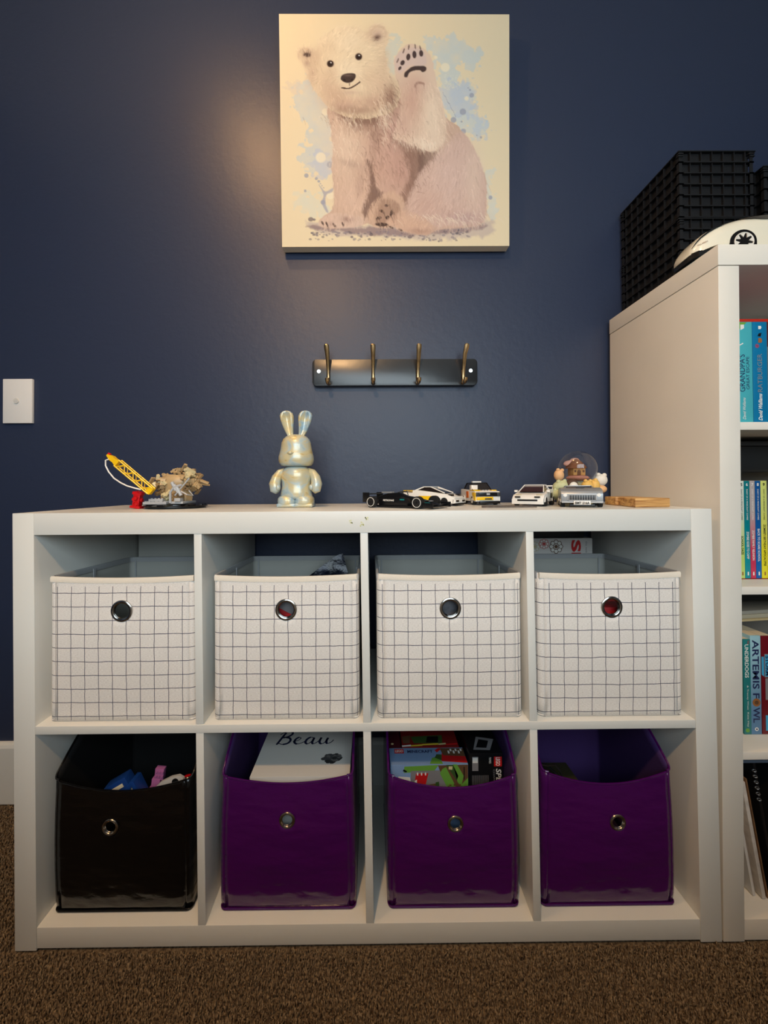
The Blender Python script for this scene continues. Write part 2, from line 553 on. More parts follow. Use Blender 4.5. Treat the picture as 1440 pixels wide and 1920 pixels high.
# ------------------------------------------------------------------ cube shelf (a little out of square, as it stands)
H, TS, CW, DV = 0.89605, 0.04419, 0.33, 0.016
ZT, ZS1, ZS0, ZB = H - 0.04528, 0.45661, 0.43988, 0.04596
YF, YB = -0.390, -0.0095
RACK = 0.00901
def shear_up(mb_, z0=H, k=-RACK):
    for v in mb_.bm.verts:
        v.co.x += k * (v.co.z - z0)
UX = [0, TS] + [0] * 8
XL = [TS + i * (CW + DV) for i in range(4)]           # left face of each cell
XR = [x + CW for x in XL]
XW = XR[3] + TS
unit = thing('cube_shelf', 'white laminate cube shelf of eight open cells, full of storage bins, standing on the carpet', 'shelf', (XW / 2, YF, 0))
def kp(name, x0, x1, z0, z1, y0=YF, y1=YB, bev=0.0009):
    m_ = MB(); m_.box(x0, x1, y0, y1, z0, z1, bev); shear_up(m_)
    return m_.build(name, M_LAM, unit)
kp('side_panel', 0, TS - .0002, 0, H)
kp('side_panel', XR[3] + .0002, XW, 0, H)
kp('top_board', TS, XR[3], ZT, H)
kp('bottom_board', TS, XR[3], 0.004, ZB, YF + .001)
kp('middle_shelf', TS, XR[3], ZS0, ZS1)
for i in range(3):
    kp('divider', XR[i], XL[i + 1], ZS1, ZT, YF + .001)
    kp('divider', XR[i], XL[i + 1], ZB, ZS0, YF + .001)
# pale sheet of board standing behind the first upper cell
m_ = MB(); m_.box(0.051, 0.372, -0.030, -0.024, ZS1 + .001, ZT - .004, 0.001)
tag(m_.build('backing_board', mat('pale_board', (176, 176, 170), 0.6)), 'pale grey sheet of board standing upright behind the leftmost checked bin', 'board')
# small sticker rubbings on the top front edge
m_ = MB()
rr_ = random.Random(5)
for cx_, cz_ in ((0.724, 0.868), (0.700, 0.872), (0.733, 0.880)):
    for k in range(9):
        a = rr_.uniform(0, 6.28); d = rr_.uniform(0, 0.005)
        x_, z_ = cx_ + d * math.cos(a), cz_ + d * math.sin(a); w_ = rr_.uniform(.0006, .002)
        patch(m_, (x_, YF, z_), (1, 0, 0), (0, 0, 1), [(-w_, -w_ * .5), (w_, -w_), (w_ * .7, w_), (-w_ * .6, w_ * .8)], 0.0002)
m_.build('yellow_residue', mat('yellow_smudge', (218, 216, 160), 0.6), unit)

# ------------------------------------------------------------------ checked fabric bins
def rounded_ring(x0, x1, y0, y1, r, n=5):
    """front-left corner first, running along the front, right side, back, left side"""
    P = []
    for (cx_, cy_, a0) in ((x1 - r, y0 + r, -PI / 2), (x1 - r, y1 - r, 0), (x0 + r, y1 - r, PI / 2), (x0 + r, y0 + r, PI)):
        for i in range(n + 1):
            a = a0 + PI / 2 * i / n
            P.append((cx_ + r * math.cos(a), cy_ + r * math.sin(a)))
    return P

def holed_front(bm_, x0, x1, z0, z1, yfun, hx, hz, hr, uvl, uvfun, mi=0, ztop=None, xfun=None):
    """front panel with a round hole; rings of quads run from the hole to the border"""
    n = 64; K = 14
    angs = [2 * PI * i / n for i in range(n)]
    corners = [math.atan2(z - hz, x - hx) % (2 * PI) for x in (x0, x1) for z in (z0, z1)]
    for c_ in corners:
        j = min(range(n), key=lambda i: abs((angs[i] - c_ + PI) % (2 * PI) - PI))
        angs[j] = c_
    def border(a):
        dx, dz = math.cos(a), math.sin(a)
        t = 1e9
        if dx > 1e-9: t = min(t, (x1 - hx) / dx)
        if dx < -1e-9: t = min(t, (x0 - hx) / dx)
        if dz > 1e-9: t = min(t, (z1 - hz) / dz)
        if dz < -1e-9: t = min(t, (z0 - hz) / dz)
        return t
    rings = []
    for k in range(K + 1):
        f = k / K
        ring = []
        for a in angs:
            d = hr + (border(a) - hr) * f
            x, z = hx + d * math.cos(a), hz + d * math.sin(a)
            if ztop:
                s_ = (z - z0) / (z1 - z0)
                zz = z + (ztop(x) - z1) * max(0, s_) ** 10
            else:
                zz = z
            xx = xfun(x, zz) if xfun else x
            v = bm_.verts.new((xx, yfun(x, zz), zz))
            ring.append((v, x, zz))
        rings.append(ring)
    for k in range(K):
        for i in range(n):
            j = (i + 1) % n
            q = (rings[k][i], rings[k][j], rings[k + 1][j], rings[k + 1][i])
            f = bm_.faces.new([p[0] for p in q])
            f.material_index = mi
            if uvl:
                for lp, p in zip(f.loops, q):
                    lp[uvl].uv = uvfun(p[1], p[2])
            f.normal_update()
            if f.normal.y > 0: f.normal_flip()

def fabric_bin(x0, x1, label, ph, back=0.0, skew=0.0):
    z0, z1 = ZS1 + .0012, 0.7600
    yf, yb = -0.3735, -0.088
    t = thing('storage_bin', label, 'storage bin', ((x0 + x1) / 2, (yf + yb) / 2, z0), group='checked fabric bins in the upper row')
    hx, hz, hr = (x0 + x1) / 2 + (0.001), 0.6885, 0.0185
    r = 0.014
    sag = lambda x: z1 - 0.0045 * max(0.0, 1 - ((x - (x0 + x1) / 2) / ((x1 - x0) / 2)) ** 2)
    bul = lambda x, z: yf - 0.0035 * math.sin(PI * min(1, max(0, (x - x0) / (x1 - x0)))) * math.sin(PI * min(1, max(0, (z - z0) / (z1 - z0)))) - .0
    bm_ = bmesh.new()
    uvl = bm_.loops.layers.uv.new('cloth')
    holed_front(bm_, x0 + r, x1 - r, z0, z1, bul, hx, hz, hr, uvl, lambda x, z: (x - x0 + ph, z - z0 + 0.0045), 0, ztop=sag)
    ring = rounded_ring(x0, x1, yf, yb, r, 6)
    # order: front-right corner ... back ... front-left corner : one open strip
    zs = [z0 + (z1 - z0) * i / 10 for i in range(11)]
    cols = []
    u = x1 - r - x0 + ph
    last = None
    for (x, y) in ring:
        if last: u += math.hypot(x - last[0], y - last[1])
        last = (x, y)
        cd = []
        for z in zs:
            f = (z - z0) / (z1 - z0)
            back_f = max(0.0, (y - yf) / (yb - yf))
            # the sides belly inwards a little halfway along, the rim drops to the rear
            inn = 0.003 * math.sin(PI * back_f) * f
            xx = x + (inn if x < (x0 + x1) / 2 else -inn)
            zz = z - back_f * f * (0.009 + back)
            cd.append((bm_.verts.new((xx, y, zz)), u, z - z0 + 0.0045))
        cols.append(cd)
    for i in range(len(cols) - 1):
        for k in range(len(zs) - 1):
            q = (cols[i][k], cols[i + 1][k], cols[i + 1][k + 1], cols[i][k + 1])
            f = bm_.faces.new([p[0] for p in q])
            for lp, p in zip(f.loops, q): lp[uvl].uv = (p[1], p[2])
    # bottom
    bt = bm_.faces.new([bm_.verts.new((x, y, z0)) for x, y in ring][::-1])
    for lp in bt.loops: lp[uvl].uv = (lp.vert.co.x, 0)
    bmesh.ops.translate(bm_, verts=bm_.verts, vec=-Vector(t.location))
    me = bpy.data.meshes.new('bin_body'); bm_.to_mesh(me); bm_.free()
    me.materials.append(M_CHECK); me.materials.append(M_LINING)
    me.polygons.foreach_set('use_smooth', [True] * len(me.polygons)); me.set_sharp_from_angle(angle=math.radians(60))
    o = bpy.data.objects.new('bin_body', me); C.objects.link(o); o.parent = t
    so = o.modifiers.new('thickness', 'SOLIDIFY'); so.thickness = 0.0035; so.offset = -1; so.material_offset = 1; so.use_even_offset = False
    # bound rim: front strip cream, sides and back grey
    m_ = MB()
    n = 24
    P = [Vector((x0 + r * .3 + (x1 - x0 - r * .6) * i / n, bul(x0 + (x1 - x0) * i / n, z1) + .0016, sag(x0 + (x1 - x0) * i / n) - .0035)) for i in range(n + 1)]
    rg = []
    for p in P:
        rg.append([p + Vector(q) for q in ((0, -.0026, -.0065), (0, -.0030, .002), (0, -.001, .0052), (0, .002, .0052), (0, .0034, .002), (0, .0034, -.0065))])
    m_.rings(rg); m_.build('front_hem', M_HEM, t)
    m_ = MB()
    pts = []
    for (x, y) in ring[4:-4]:
        bf = (y - yf) / (yb - yf)
        inn = 0.003 * math.sin(PI * max(0, bf))
        pts.append(Vector((x + (inn if x < (x0 + x1) / 2 else -inn), y, z1 - max(0, bf) * (.009 + back) - .002)))
    full = []
    for a, b in zip(pts[:-1], pts[1:]):
        k = max(1, int((b - a).length / .03))
        full += [a.lerp(b, i / k) for i in range(k)]
    full.append(pts[-1])
    rg = []
    for i, p in enumerate(full):
        tt = (full[min(i + 1, len(full) - 1)] - full[max(i - 1, 0)]).normalized()
        nrm = Vector((tt.y, -tt.x, 0)).normalized()
        rg.append([p + nrm * a + Vector((0, 0, b)) for a, b in ((.0016, -.009), (.0022, 0), (.0008, .0035), (-.0035, .0035), (-.0052, 0), (-.0050, -.009))])
    m_.rings(rg); m_.build('rim_binding', M_HEMGREY, t)
    # stitched seams inside, halfway along each side and in the rear corners
    m_ = MB()
    ym = yf + (yb - yf) * 0.45
    for xs in (x0 + .0080, x1 - .0080):
        m_.box(xs - .0008, xs + .0008, ym - .004, ym + .004, z0 + .01, z1 - .008)
    m_.box(x0 + .016, x0 + .020, yb - .0060, yb - .0040, z0 + .01, z1 - .013)
    m_.box(x1 - .020, x1 - .016, yb - .0060, yb - .0040, z0 + .01, z1 - .013)
    m_.build_split('side_seam', M_HEMGREY, t)
    m_ = MB()
    ye = bul(hx, hz)
    m_.torus((hx, ye - .0005, hz), 0.0195, 0.0036, 'y', 40, 10, 0.8)
    m_.torus((hx, ye + .004, hz), 0.0185, 0.0028, 'y', 40, 8, 0.8)
    m_.build('eyelet', M_CHROME, t)
    return t, (hx, hz)

fabric_bin(0.062, 0.3715, 'checked cream fabric bin in the leftmost upper cell, empty inside', 0.0292 * .5 - 0.0190)
fabric_bin(0.4075, 0.7165, 'checked cream fabric bin with a dark blue foil packet poking out', 0.0292 * .5 - 0.0135)
fabric_bin(0.7545, 1.0630, 'checked cream fabric bin in the third upper cell, its left side showing', 0.0292 * .5 - 0.0075)
fabric_bin(1.0960, 1.4060, 'checked cream fabric bin in the rightmost upper cell, red showing in its eyelet', 0.0292 * .5 - 0.0255)

# contents of the checked bins
m_ = MB()
M4 = Matrix.Translation((0.600, -0.175, 0.738)) @ Euler((math.radians(-14), math.radians(-13), math.radians(8))).to_matrix().to_4x4()
n = 12
rows_ = []
rr_ = random.Random(8)
for j in range(7):
    row = []
    for i in range(n + 1):
        u_, v_ = i / n, j / 6
        x = -0.075 + 0.15 * u_; z = -0.07 + 0.085 * v_ * (0.35 + 0.65 * min(1, u_ * 1.15))
        row.append(M4 @ Vector((x, 0.010 * math.sin(u_ * 9 + v_ * 5) * (1 - v_) - .012 + rr_.uniform(-.002, .002), z)))
    rows_.append(row)
back_ = [[p + Vector((0, 0.022 * math.sin(PI * (k + .5) / (n + 1)) * (1 - j / 6) + .0012, 0)) for k, p in enumerate(r_)] for j, r_ in enumerate(rows_)]
m_.rings([a + b[::-1] for a, b in zip(rows_, back_)])
tag(m_.build('foil_packet', mat('blue_black_foil', (10, 15, 32), 0.25, 0.2, bump=0.9, bscale=60, mottle=0.9, mscale=30)), 'crumpled dark blue foil packet sticking up inside the second checked bin', 'packet')
m_ = MB(); m_.box(.540, .600, -.350, -.338, ZS1 + .006, .705, .0015, Matrix.Translation((0.57, -.344, .68)) @ Matrix.Rotation(math.radians(28), 4, 'Y') @ Matrix.Translation((-0.57, .344, -.68)))
o_ = m_.build('toy_pack', mat('grey_card', (96, 92, 94), 0.5)); tag(o_, 'grey and red card pack seen through the eyelet of the second checked bin', 'pack')
m2 = MB(); m2.box(.541, .599, -.3515, -.3503, .655, .671, 0, Matrix.Translation((0.57, -.344, .68)) @ Matrix.Rotation(math.radians(28), 4, 'Y') @ Matrix.Translation((-0.57, .344, -.68)))
m2.build('red_band', mat('red_card', (150, 22, 26), 0.45), o_)
m_ = MB(); m_.box(.850, .975, -.352, -.300, ZS1 + .006, .712, .002); tag(m_.build('slate_box', mat('slate_card', (74, 74, 80), 0.4, mottle=.3, mscale=60)), 'slate grey box seen through the eyelet of the third checked bin', 'box')
m_ = MB(); m_.box(1.215, 1.330, -.352, -.290, ZS1 + .006, .680, .002); tag(m_.build('red_box', MATS['red_card']), 'red box seen through the eyelet of the rightmost checked bin', 'box')

# ------------------------------------------------------------------ glossy vinyl bins
def vinyl_bin(x0, x1, label, M, MI, zr, zmid, zback=0.428, hole=None, flare=0.006, group=None, yf=-0.362, turn=0.0, name='vinyl_bin'):
    z0 = ZB + .0012
    yb = -0.075
    t = thing(name, label, 'storage bin', ((x0 + x1) / 2, (yf + yb) / 2, z0), turn, group=group)
    cx_ = (x0 + x1) / 2; hw = (x1 - x0) / 2
    r = 0.012
    hx, hz, hr = hole[0], hole[1], 0.0118
    top = lambda x: zmid + (zr - zmid) * min(1.2, abs((x - cx_) / hw)) ** 2
    xf = lambda x, z: cx_ + (x - cx_) * (1 - flare / hw * max(0, (z - z0)) / (zr - z0) + 0.0015 / hw * math.sin(PI * min(1, max(0, (z - z0) / (zr - z0)))))
    yfn = lambda x, z: yf - 0.009 * math.sin(PI * min(1, max(0, (z - z0) / (zr - z0)))) * math.cos((x - cx_) / hw * PI / 2 * .8) + (0.004 if z < z0 + .008 else 0) + 0.0 
    bm_ = bmesh.new()
    holed_front(bm_, x0 + r, x1 - r, z0, zr, yfn, hx, hz, hr, None, None, 0, ztop=top, xfun=xf)
    ring = rounded_ring(x0, x1, yf, yb, r, 6)
    def rim(y):
        f = max(0.0, min(1.0, (y - yf - .004) / 0.22))
        return zr + (zback - zr) * (math.sin(f * PI / 2) ** 0.9)
    pts = []
    prev = None
    for (x, y) in ring:
        if prev and math.hypot(x - prev[0], y - prev[1]) > .03:
            k = 10
            for i in range(1, k):
                pts.append((prev[0] + (x - prev[0]) * i / k, prev[1] + (y - prev[1]) * i / k))
        pts.append((x, y)); prev = (x, y)
    N = 12
    cols = []
    for (x, y) in pts:
        zt_ = rim(y)
        col_ = []
        for i in range(N + 1):
            z = z0 + (zt_ - z0) * i / N
            fr = max(0, 1 - (y - yf) / .03)
            yy = y + (yfn(min(max(x, x0 + r), x1 - r), z) - yf) * fr
            col_.append(bm_.verts.new((xf(x, min(z, zr)), yy, z)))
        cols.append(col_)
    for i in range(len(cols) - 1):
        for k in range(N):
            bm_.faces.new((cols[i][k], cols[i + 1][k], cols[i + 1][k + 1], cols[i][k + 1]))
    bm_.faces.new([bm_.verts.new((xf(x, z0), y, z0)) for x, y in ring][::-1])
    bmesh.ops.translate(bm_, verts=bm_.verts, vec=-Vector(t.location))
    me = bpy.data.meshes.new('bin_body'); bm_.to_mesh(me); bm_.free()
    me.materials.append(M); me.materials.append(MI)
    me.polygons.foreach_set('use_smooth', [True] * len(me.polygons)); me.set_sharp_from_angle(angle=math.radians(60))
    o = bpy.data.objects.new('bin_body', me); C.objects.link(o); o.parent = t
    so = o.modifiers.new('thickness', 'SOLIDIFY'); so.thickness = 0.003; so.offset = -1; so.material_offset = 1; so.use_even_offset = False
    # piping round the rim
    m_ = MB()
    P = [Vector((xf(x0 + r + (x1 - x0 - 2 * r) * i / 20, zr), yfn(x0 + r + (x1 - x0 - 2 * r) * i / 20, top(x0 + r + (x1 - x0 - 2 * r) * i / 20)) + .0010, top(x0 + r + (x1 - x0 - 2 * r) * i / 20))) for i in range(21)]
    P += [Vector((xf(x, zr), y, rim(y))) for x, y in pts]
    m_.tube(P + [P[0]], 0.0022, 8, cap=False)
    m_.build('rim_piping', M, t)
    # seam ridge along the foot and up the front corners
    m_ = MB()
    Q = [Vector((cx_ + (x - cx_) * .996, max(y, yf + .0015), z0 + .0035)) for x, y in ring]
    m_.tube([Vector((xf(x0 + r + (x1 - x0 - 2 * r) * i / 16, z0), yf + .0022, z0 + .0035)) for i in range(17)] + Q, 0.0013, 8)
    m_.build('edge_seam', M, t)
    m_ = MB()
    ye = yfn(hx, hz); hx = xf(hx, hz)
    m_.torus((hx, ye - .0008, hz), 0.0146, 0.0024, 'y', 36, 8, 0.8)
    m_.torus((hx, ye + .001, hz), 0.0122, 0.0018, 'y', 36, 8, 0.8)
    m_.build('eyelet', mat('nickel', (176, 168, 158), 0.25, 1.0), t)
    return t

vinyl_bin(0.064, 0.3570, 'glossy black vinyl bin holding odd toy pieces in the leftmost lower cell', M_BLKVIN, M_BLKIN, 0.328, 0.303, hole=(0.190, 0.2330), flare=0.0)
GP = 'glossy purple vinyl bins in the lower row'
vinyl_bin(0.416, 0.7060, 'glossy purple vinyl bin with a white lidded box inside', M_PURPLE, M_PURPIN, 0.331, 0.3145, hole=(0.562, 0.243), group=GP, flare=0.005)
vinyl_bin(0.774, 1.0560, 'glossy purple vinyl bin packed with construction toy boxes', M_PURPLE, M_PURPIN, 0.328, 0.3020, hole=(0.918, 0.232), group=GP, flare=0.003)
vinyl_bin(1.102, 1.3920, 'glossy purple vinyl bin in the rightmost lower cell, half empty', M_PURPLE, M_PURPIN, 0.334, 0.3070, hole=(1.263, 0.231), group=GP, flare=0.006)

# things in the black bin
M_BLUEP = mat('blue_plastic', (22, 60, 128), 0.35)
M_CREAMP = mat('cream_plastic', (216, 205, 176), 0.4)
# px->place, D = 0.90 in front
def blue_piece():
    t = thing('toy_block', 'blue toy block with a cream panel lying at the left in the black bin', 'toy', (0.180, -0.325, 0.288), rot=(0, math.radians(-28), 0.1))
    m_ = MB(); m_.box(-.026, .026, -.012, .018, -.03, .013, .004); m_.build('block', M_BLUEP, t, local=True)
    m_ = MB(); m_.box(-.012, .016, -.0135, -.0118, -.004, .004, .0006); m_.build('cream_panel', M_CREAMP, t, local=True)
    t = thing('toy_roof', 'blue gabled toy roof piece with a cream front in the black bin', 'toy', (0.216, -0.330, 0.276))
    m_ = MB(); m_.prism([(-.028, -.02), (-.004, .029), (.004, .029), (.028, -.02), (.018, -.02), (0, .018), (-.018, -.02)], -.010, .02, 'y', .0008); m_.build('roof', M_BLUEP, t, local=True)
    m_ = MB(); m_.prism([(-.018, -.02), (0, .017), (.018, -.02)], -.006, .016, 'y'); m_.build('cream_gable', M_CREAMP, t, local=True)
blue_piece()
t = thing('pink_brick_piece', 'pink stepped toy brick standing up in the black bin', 'toy', (0.253, -0.300, 0.266), rot=(0, math.radians(6), 0))
m_ = MB(); m_.box(-.013, .006, -.007, .007, -.02, .020, .001); m_.box(-.008, .012, -.006, .006, .018, .043, .001); m_.box(-.018, .010, -.007, .008, -.02, -.002, .001)
for k in range(3): m_.cyl((-.004 + .0068 * k, -.006, .027), (-.004 + .0068 * k, -.0080, .027), .0024, seg=10); m_.cyl((-.004 + .0068 * k, -.006, .036), (-.004 + .0068 * k, -.0080, .036), .0024, seg=10)
m_.build('brick', mat('pink_plastic', (176, 104, 158), 0.4), t, local=True)
t = thing('toy_wrench', 'pale grey rounded toy piece with a hole, leaning on the rim of the black bin', 'toy', (0.300, -0.335, 0.299), rot=(0, math.radians(-14), 0))
m_ = MB()
out = [(-.045, -.013), (-.038, -.002), (-.02, .008), (.004, .013), (.022, .012), (.030, .004), (.031, -.006), (.024, -.013)]
m_.prism(out, -.004, .004, 'y', .0012); m_.build('arm', mat('pale_grey_plastic', (190, 186, 180), 0.35), t, local=True)
m_ = MB(); m_.cyl((.012, -.0046, .0015), (.012, -.0040, .0015), .0075); m_.cyl((-.027, -.0046, -.005), (-.027, -.0040, -.005), .004); m_.build_split('dark_hole', M_BLACK, t, local=True)
t = thing('red_toy_dome', 'red domed toy piece at the right rim of the black bin', 'toy', (0.334, -0.325, 0.293))
m_ = MB(); m_.ell((0, 0, .004), (.016, .012, .011)); m_.box(-.012, .012, -.008, .008, -.03, .004, .002); m_.build('dome', mat('red_plastic', (186, 14, 22), 0.25), t, local=True)

# white lidded box with the name
bx = thing('keepsake_box', 'white lidded box with a cursive name, in the second lower bin', 'box', (0.582, -0.22, ZB + .006))
m_ = MB(); m_.box(.4745, .6895, -.330, -.115, ZB + .006, .290, .0015); m_.build('box_base', mat('white_card', (214, 212, 206), 0.5), bx)
m_ = MB(); m_.box(.4715, .6925, -.333, -.112, .265, .3075, .0015); lid = m_.build('lid', MATS['white_card'], bx)
def script_word(mb_, org, ux, uy, sc, strokes, w):
    ux = Vector(ux); uy = Vector(uy); nn = ux.cross(uy)
    for st in strokes:
        pts = []
        for i in range(len(st) - 1):                    # Catmull-Rom through the pen points
            p0 = st[max(0, i - 1)]; p1 = st[i]; p2 = st[i + 1]; p3 = st[min(len(st) - 1, i + 2)]
            for k in range(6):
                tt = k / 6
                q = [0.5 * (2 * p1[d] + (p2[d] - p0[d]) * tt + (2 * p0[d] - 5 * p1[d] + 4 * p2[d] - p3[d]) * tt ** 2 + (3 * p1[d] - p0[d] - 3 * p2[d] + p3[d]) * tt ** 3) for d in (0, 1)]
                pts.append(q)
        pts.append(st[-1])
        L_ = []; R2 = []
        for i, p in enumerate(pts):
            a = pts[max(0, i - 1)]; b = pts[min(len(pts) - 1, i + 1)]
            dx, dy = b[0] - a[0], b[1] - a[1]; l_ = math.hypot(dx, dy) or 1
            ww = w * (1.25 if dy < 0 else 0.55)          # downstrokes swell
            nx_, ny_ = -dy / l_ * ww, dx / l_ * ww
            L_.append(Vector(org) + (ux * (p[0] + nx_) + uy * (p[1] + ny_)) * sc + nn * .0003)
            R2.append(Vector(org) + (ux * (p[0] - nx_) + uy * (p[1] - ny_)) * sc + nn * .0003)
        VL = [mb_.bm.verts.new(v) for v in L_]; VR = [mb_.bm.verts.new(v) for v in R2]
        for i in range(len(VL) - 1):
            f = mb_.bm.faces.new((VL[i], VR[i], VR[i + 1], VL[i + 1])); f.material_index = mb_.mi
strokes_beau = [
    [(0.55, 1.55), (0.35, 0.9), (0.12, 0.1), (0.02, 0.0)],
    [(0.10, 1.25), (0.45, 1.62), (1.0, 1.68), (1.12, 1.35), (0.85, 1.0), (0.48, 0.86), (0.95, 0.82), (1.12, 0.5), (0.95, 0.12), (0.55, -0.02), (0.22, 0.12)],
    [(1.35, 0.32), (1.75, 0.48), (1.95, 0.75), (1.78, 0.88), (1.55, 0.66), (1.48, 0.3), (1.68, 0.04), (2.0, 0.08), (2.35, 0.35)],
    [(3.05, 0.80), (2.75, 0.88), (2.48, 0.6), (2.42, 0.2), (2.62, 0.02), (2.88, 0.28), (3.08, 0.82), (2.98, 0.3), (3.05, 0.04), (3.25, 0.1), (3.5, 0.4), (3.68, 0.84)],
    [(3.68, 0.84), (3.58, 0.3), (3.72, 0.03), (4.0, 0.15), (4.25, 0.8), (4.15, 0.35), (4.25, 0.05), (4.55, 0.2), (4.75, 0.52)]]
m_ = MB(); script_word(m_, (.503, -.222, .3075), (1, 0, 0), (0, 1, 0), .0300, strokes_beau, .078)
m_.build('name_lettering', mat('navy_ink', (24, 32, 66), 0.5), lid)
m_ = MB()
rr_ = random.Random(2)
for k in range(90):
    a = rr_.uniform(0, 6.28); d = rr_.random() ** .5
    x_ = .648 + .020 * d * math.cos(a); y_ = -.276 + .014 * d * math.sin(a) + (.004 if x_ > .655 else 0); s_ = rr_.uniform(.004, .007)
    patch(m_, (x_, y_, .3075), (1, 0, 0), (0, 1, 0), [(s_ * math.cos(q * 1.05), s_ * .8 * math.sin(q * 1.05)) for q in range(6)], .0002 + k * 2e-6, k % 3)
m_.build('printed_animal', [mat('print_grey', (70, 72, 74), .6), mat('print_dark', (44, 46, 48), .6), mat('print_light', (100, 100, 98), .6)], lid)

# boxes in the third purple bin
M_SKYB = mat('sky_blue_card', (122, 150, 190), 0.3)
INK = [mat('ink_green', (104, 158, 62), .35), mat('ink_darkgreen', (56, 84, 40), .35), mat('ink_brown', (98, 70, 48), .4), mat('ink_red', (190, 30, 32), .35), mat('ink_white', (226, 224, 218), .4),
       mat('ink_grey', (128, 126, 128), .4), mat('ink_navy', (34, 44, 84), .4), mat('ink_black', (14, 14, 16), .4), mat('ink_cream', (206, 192, 140), .4), mat('ink_orange', (150, 96, 52), .4), mat('ink_yellow', (214, 190, 60), .4)]
GR, DG, BR, RD, WH, GY, NV, BK, CM, OR, YL = range(11)
t = thing('construction_set_box', 'pale blue toy box printed with green and brown blocks, front of the lower bin', 'box', (.862, -.280, ZB + .004))
m_ = MB(); m_.box(.7835, .9600, -.312, -.254, ZB + .004, .3165, .001); m_.build('carton', M_SKYB, t)
m_ = MB()
O = (.7835, -.312, .3165); X_ = (1, 0, 0); Zv = (0, 0, 1)
P_ = lambda i, pts, d=.0002: patch(m_, O, X_, Zv, pts, d, i)
P_(GR, [(.032, -.004), (.110, -.001), (.098, -.016), (.030, -.018)])
P_(GY, [(.046, -.014), (.112, -.013), (.150, -.072), (.046, -.074)], .0003)
P_(WH, [(.018, -.026), (.044, -.028), (.050, -.060), (.018, -.062)], .0004)
P_(BR, [(.108, -.002), (.176, -.001), (.176, -.075), (.150, -.075), (.112, -.014)], .0003)
P_(GR, [(.118, -.010), (.126, -.006), (.148, -.050), (.146, -.075), (.136, -.066), (.112, -.020)], .0004)
P_(GR, [(.142, .0), (.151, .0), (.166, -.026), (.160, -.050), (.152, -.040)], .0005)
P_(DG, [(.126, -.001), (.142, -.001), (.154, -.026), (.150, -.036)], .0005)
P_(GR, [(.160, -.046), (.176, -.030), (.176, -.075), (.150, -.075)], .0006)
P_(RD, [(.058, -.020), (.086, -.019), (.080, -.044), (.054, -.044)], .0006)
for k in range(3): P_(WH, [(.060 + .009 * k, -.0175), (.063 + .009 * k, -.0175), (.063 + .009 * k, -.024), (.060 + .009 * k, -.024)], .0007)
P_(WH, [(.055, -.036), (.060, -.033), (.060, -.044), (.055, -.044)], .0007)
P_(BR, [(.082, -.046), (.104, -.042), (.104, -.066), (.078, -.066)], .0006)
P_(DG, [(.102, -.040), (.110, -.038), (.111, -.064), (.102, -.064)], .0007)
P_(BK, [(.030, -.010), (.038, -.014), (.036, -.017), (.028, -.014)], .0007)
P_(BK, [(.166, -.006), (.168, -.006), (.168, -.034), (.166, -.034)], .0008)
P_(CM, [(.132, -.004), (.141, -.004), (.140, -.012), (.132, -.011)], .0008)
rr_ = random.Random(4)
for k in range(26):
    x_ = rr_.uniform(.128, .160); z_ = -rr_.uniform(.045, .072); s_ = rr_.uniform(.0015, .004)
    P_(OR if k % 2 else BR, [(x_, z_), (x_ + s_, z_), (x_ + s_, z_ + s_), (x_, z_ + s_)], .0009)
for k in range(5): P_(GY, [(.021, -.033 - .005 * k), (.036, -.034 - .005 * k), (.036, -.035 - .005 * k), (.021, -.034 - .005 * k)], .0008)
# print on the top
O2 = (.7835, -.312, .3165)
T_ = lambda i, pts, d=.0002: patch(m_, O2, (1, 0, 0), (0, 1, 0), pts, d, i)
T_(GR, [(.090, .002), (.120, .001), (.118, .012), (.105, .024), (.098, .022)])
T_(DG, [(.104, .022), (.120, .012), (.150, .014), (.150, .030), (.110, .034)], .00025)
T_(RD, [(.118, .010), (.176, .004), (.176, .038), (.124, .042)], .0003)
T_(BR, [(.126, .030), (.176, .026), (.176, .054), (.120, .056)], .00035)
T_(RD, [(.112, .040), (.124, .052), (.118, .056), (.108, .048)], .0004)
for k in range(6): T_(WH, [(.138 + .006 * k, .036 + (k % 2) * .008), (.142 + .006 * k, .036 + (k % 2) * .008), (.142 + .006 * k, .046 + (k % 2) * .006), (.138 + .006 * k, .046 + (k % 2) * .006)], .00045)
T_(RD, [(.012, .038), (.034, .038), (.034, .054), (.012, .054)], .0003)
text_mesh(m_, 'LEGO', (.8065, -.266, .3165), (1, 0, 0), (0, 1, 0), .009, .0005, fit=.018, bold=.02, mat_i=WH)
text_mesh(m_, 'MINECRAFT', (.8560, -.268, .3165), (1, 0, 0), (0, 1, 0), .010, .0005, fit=.060, bold=.03, mat_i=NV)
m_.build('printed_artwork', INK, t)

t = thing('black_toy_box', 'black toy box with a red logo and white lettering, right of the pale blue box', 'box', (1.003, -.25, ZB + .004), 0)
XA, XB_, YA, ZA = .9655, 1.0420, -.302, .3340
m_ = MB(); m_.box(XA, XB_, YA, -.12, ZB + .004, ZA, .001); m_.build('carton', mat('black_card', (18, 18, 20), .28), t)
m_ = MB(); dn = (0, 0, -1); rt = (1, 0, 0)
patch(m_, (XA, YA, ZA), rt, (0, 0, 1), [(.056, -.008), (.074, -.008), (.074, -.030), (.056, -.030)], .0003, RD)
text_mesh(m_, 'LEGO', (XA + .065, YA, ZA - .019), dn, rt, .010, .0005, fit=.019, bold=.02, mat_i=WH)
text_mesh(m_, 'SPEED', (XA + .0665, YA, ZA - .062), dn, rt, .012, .0005, fit=.054, bold=.02, shear=.2, mat_i=WH)
text_mesh(m_, 'CHAMPIONS', (XA + .0560, YA, ZA - .062), dn, rt, .004, .0005, fit=.050, mat_i=GY)
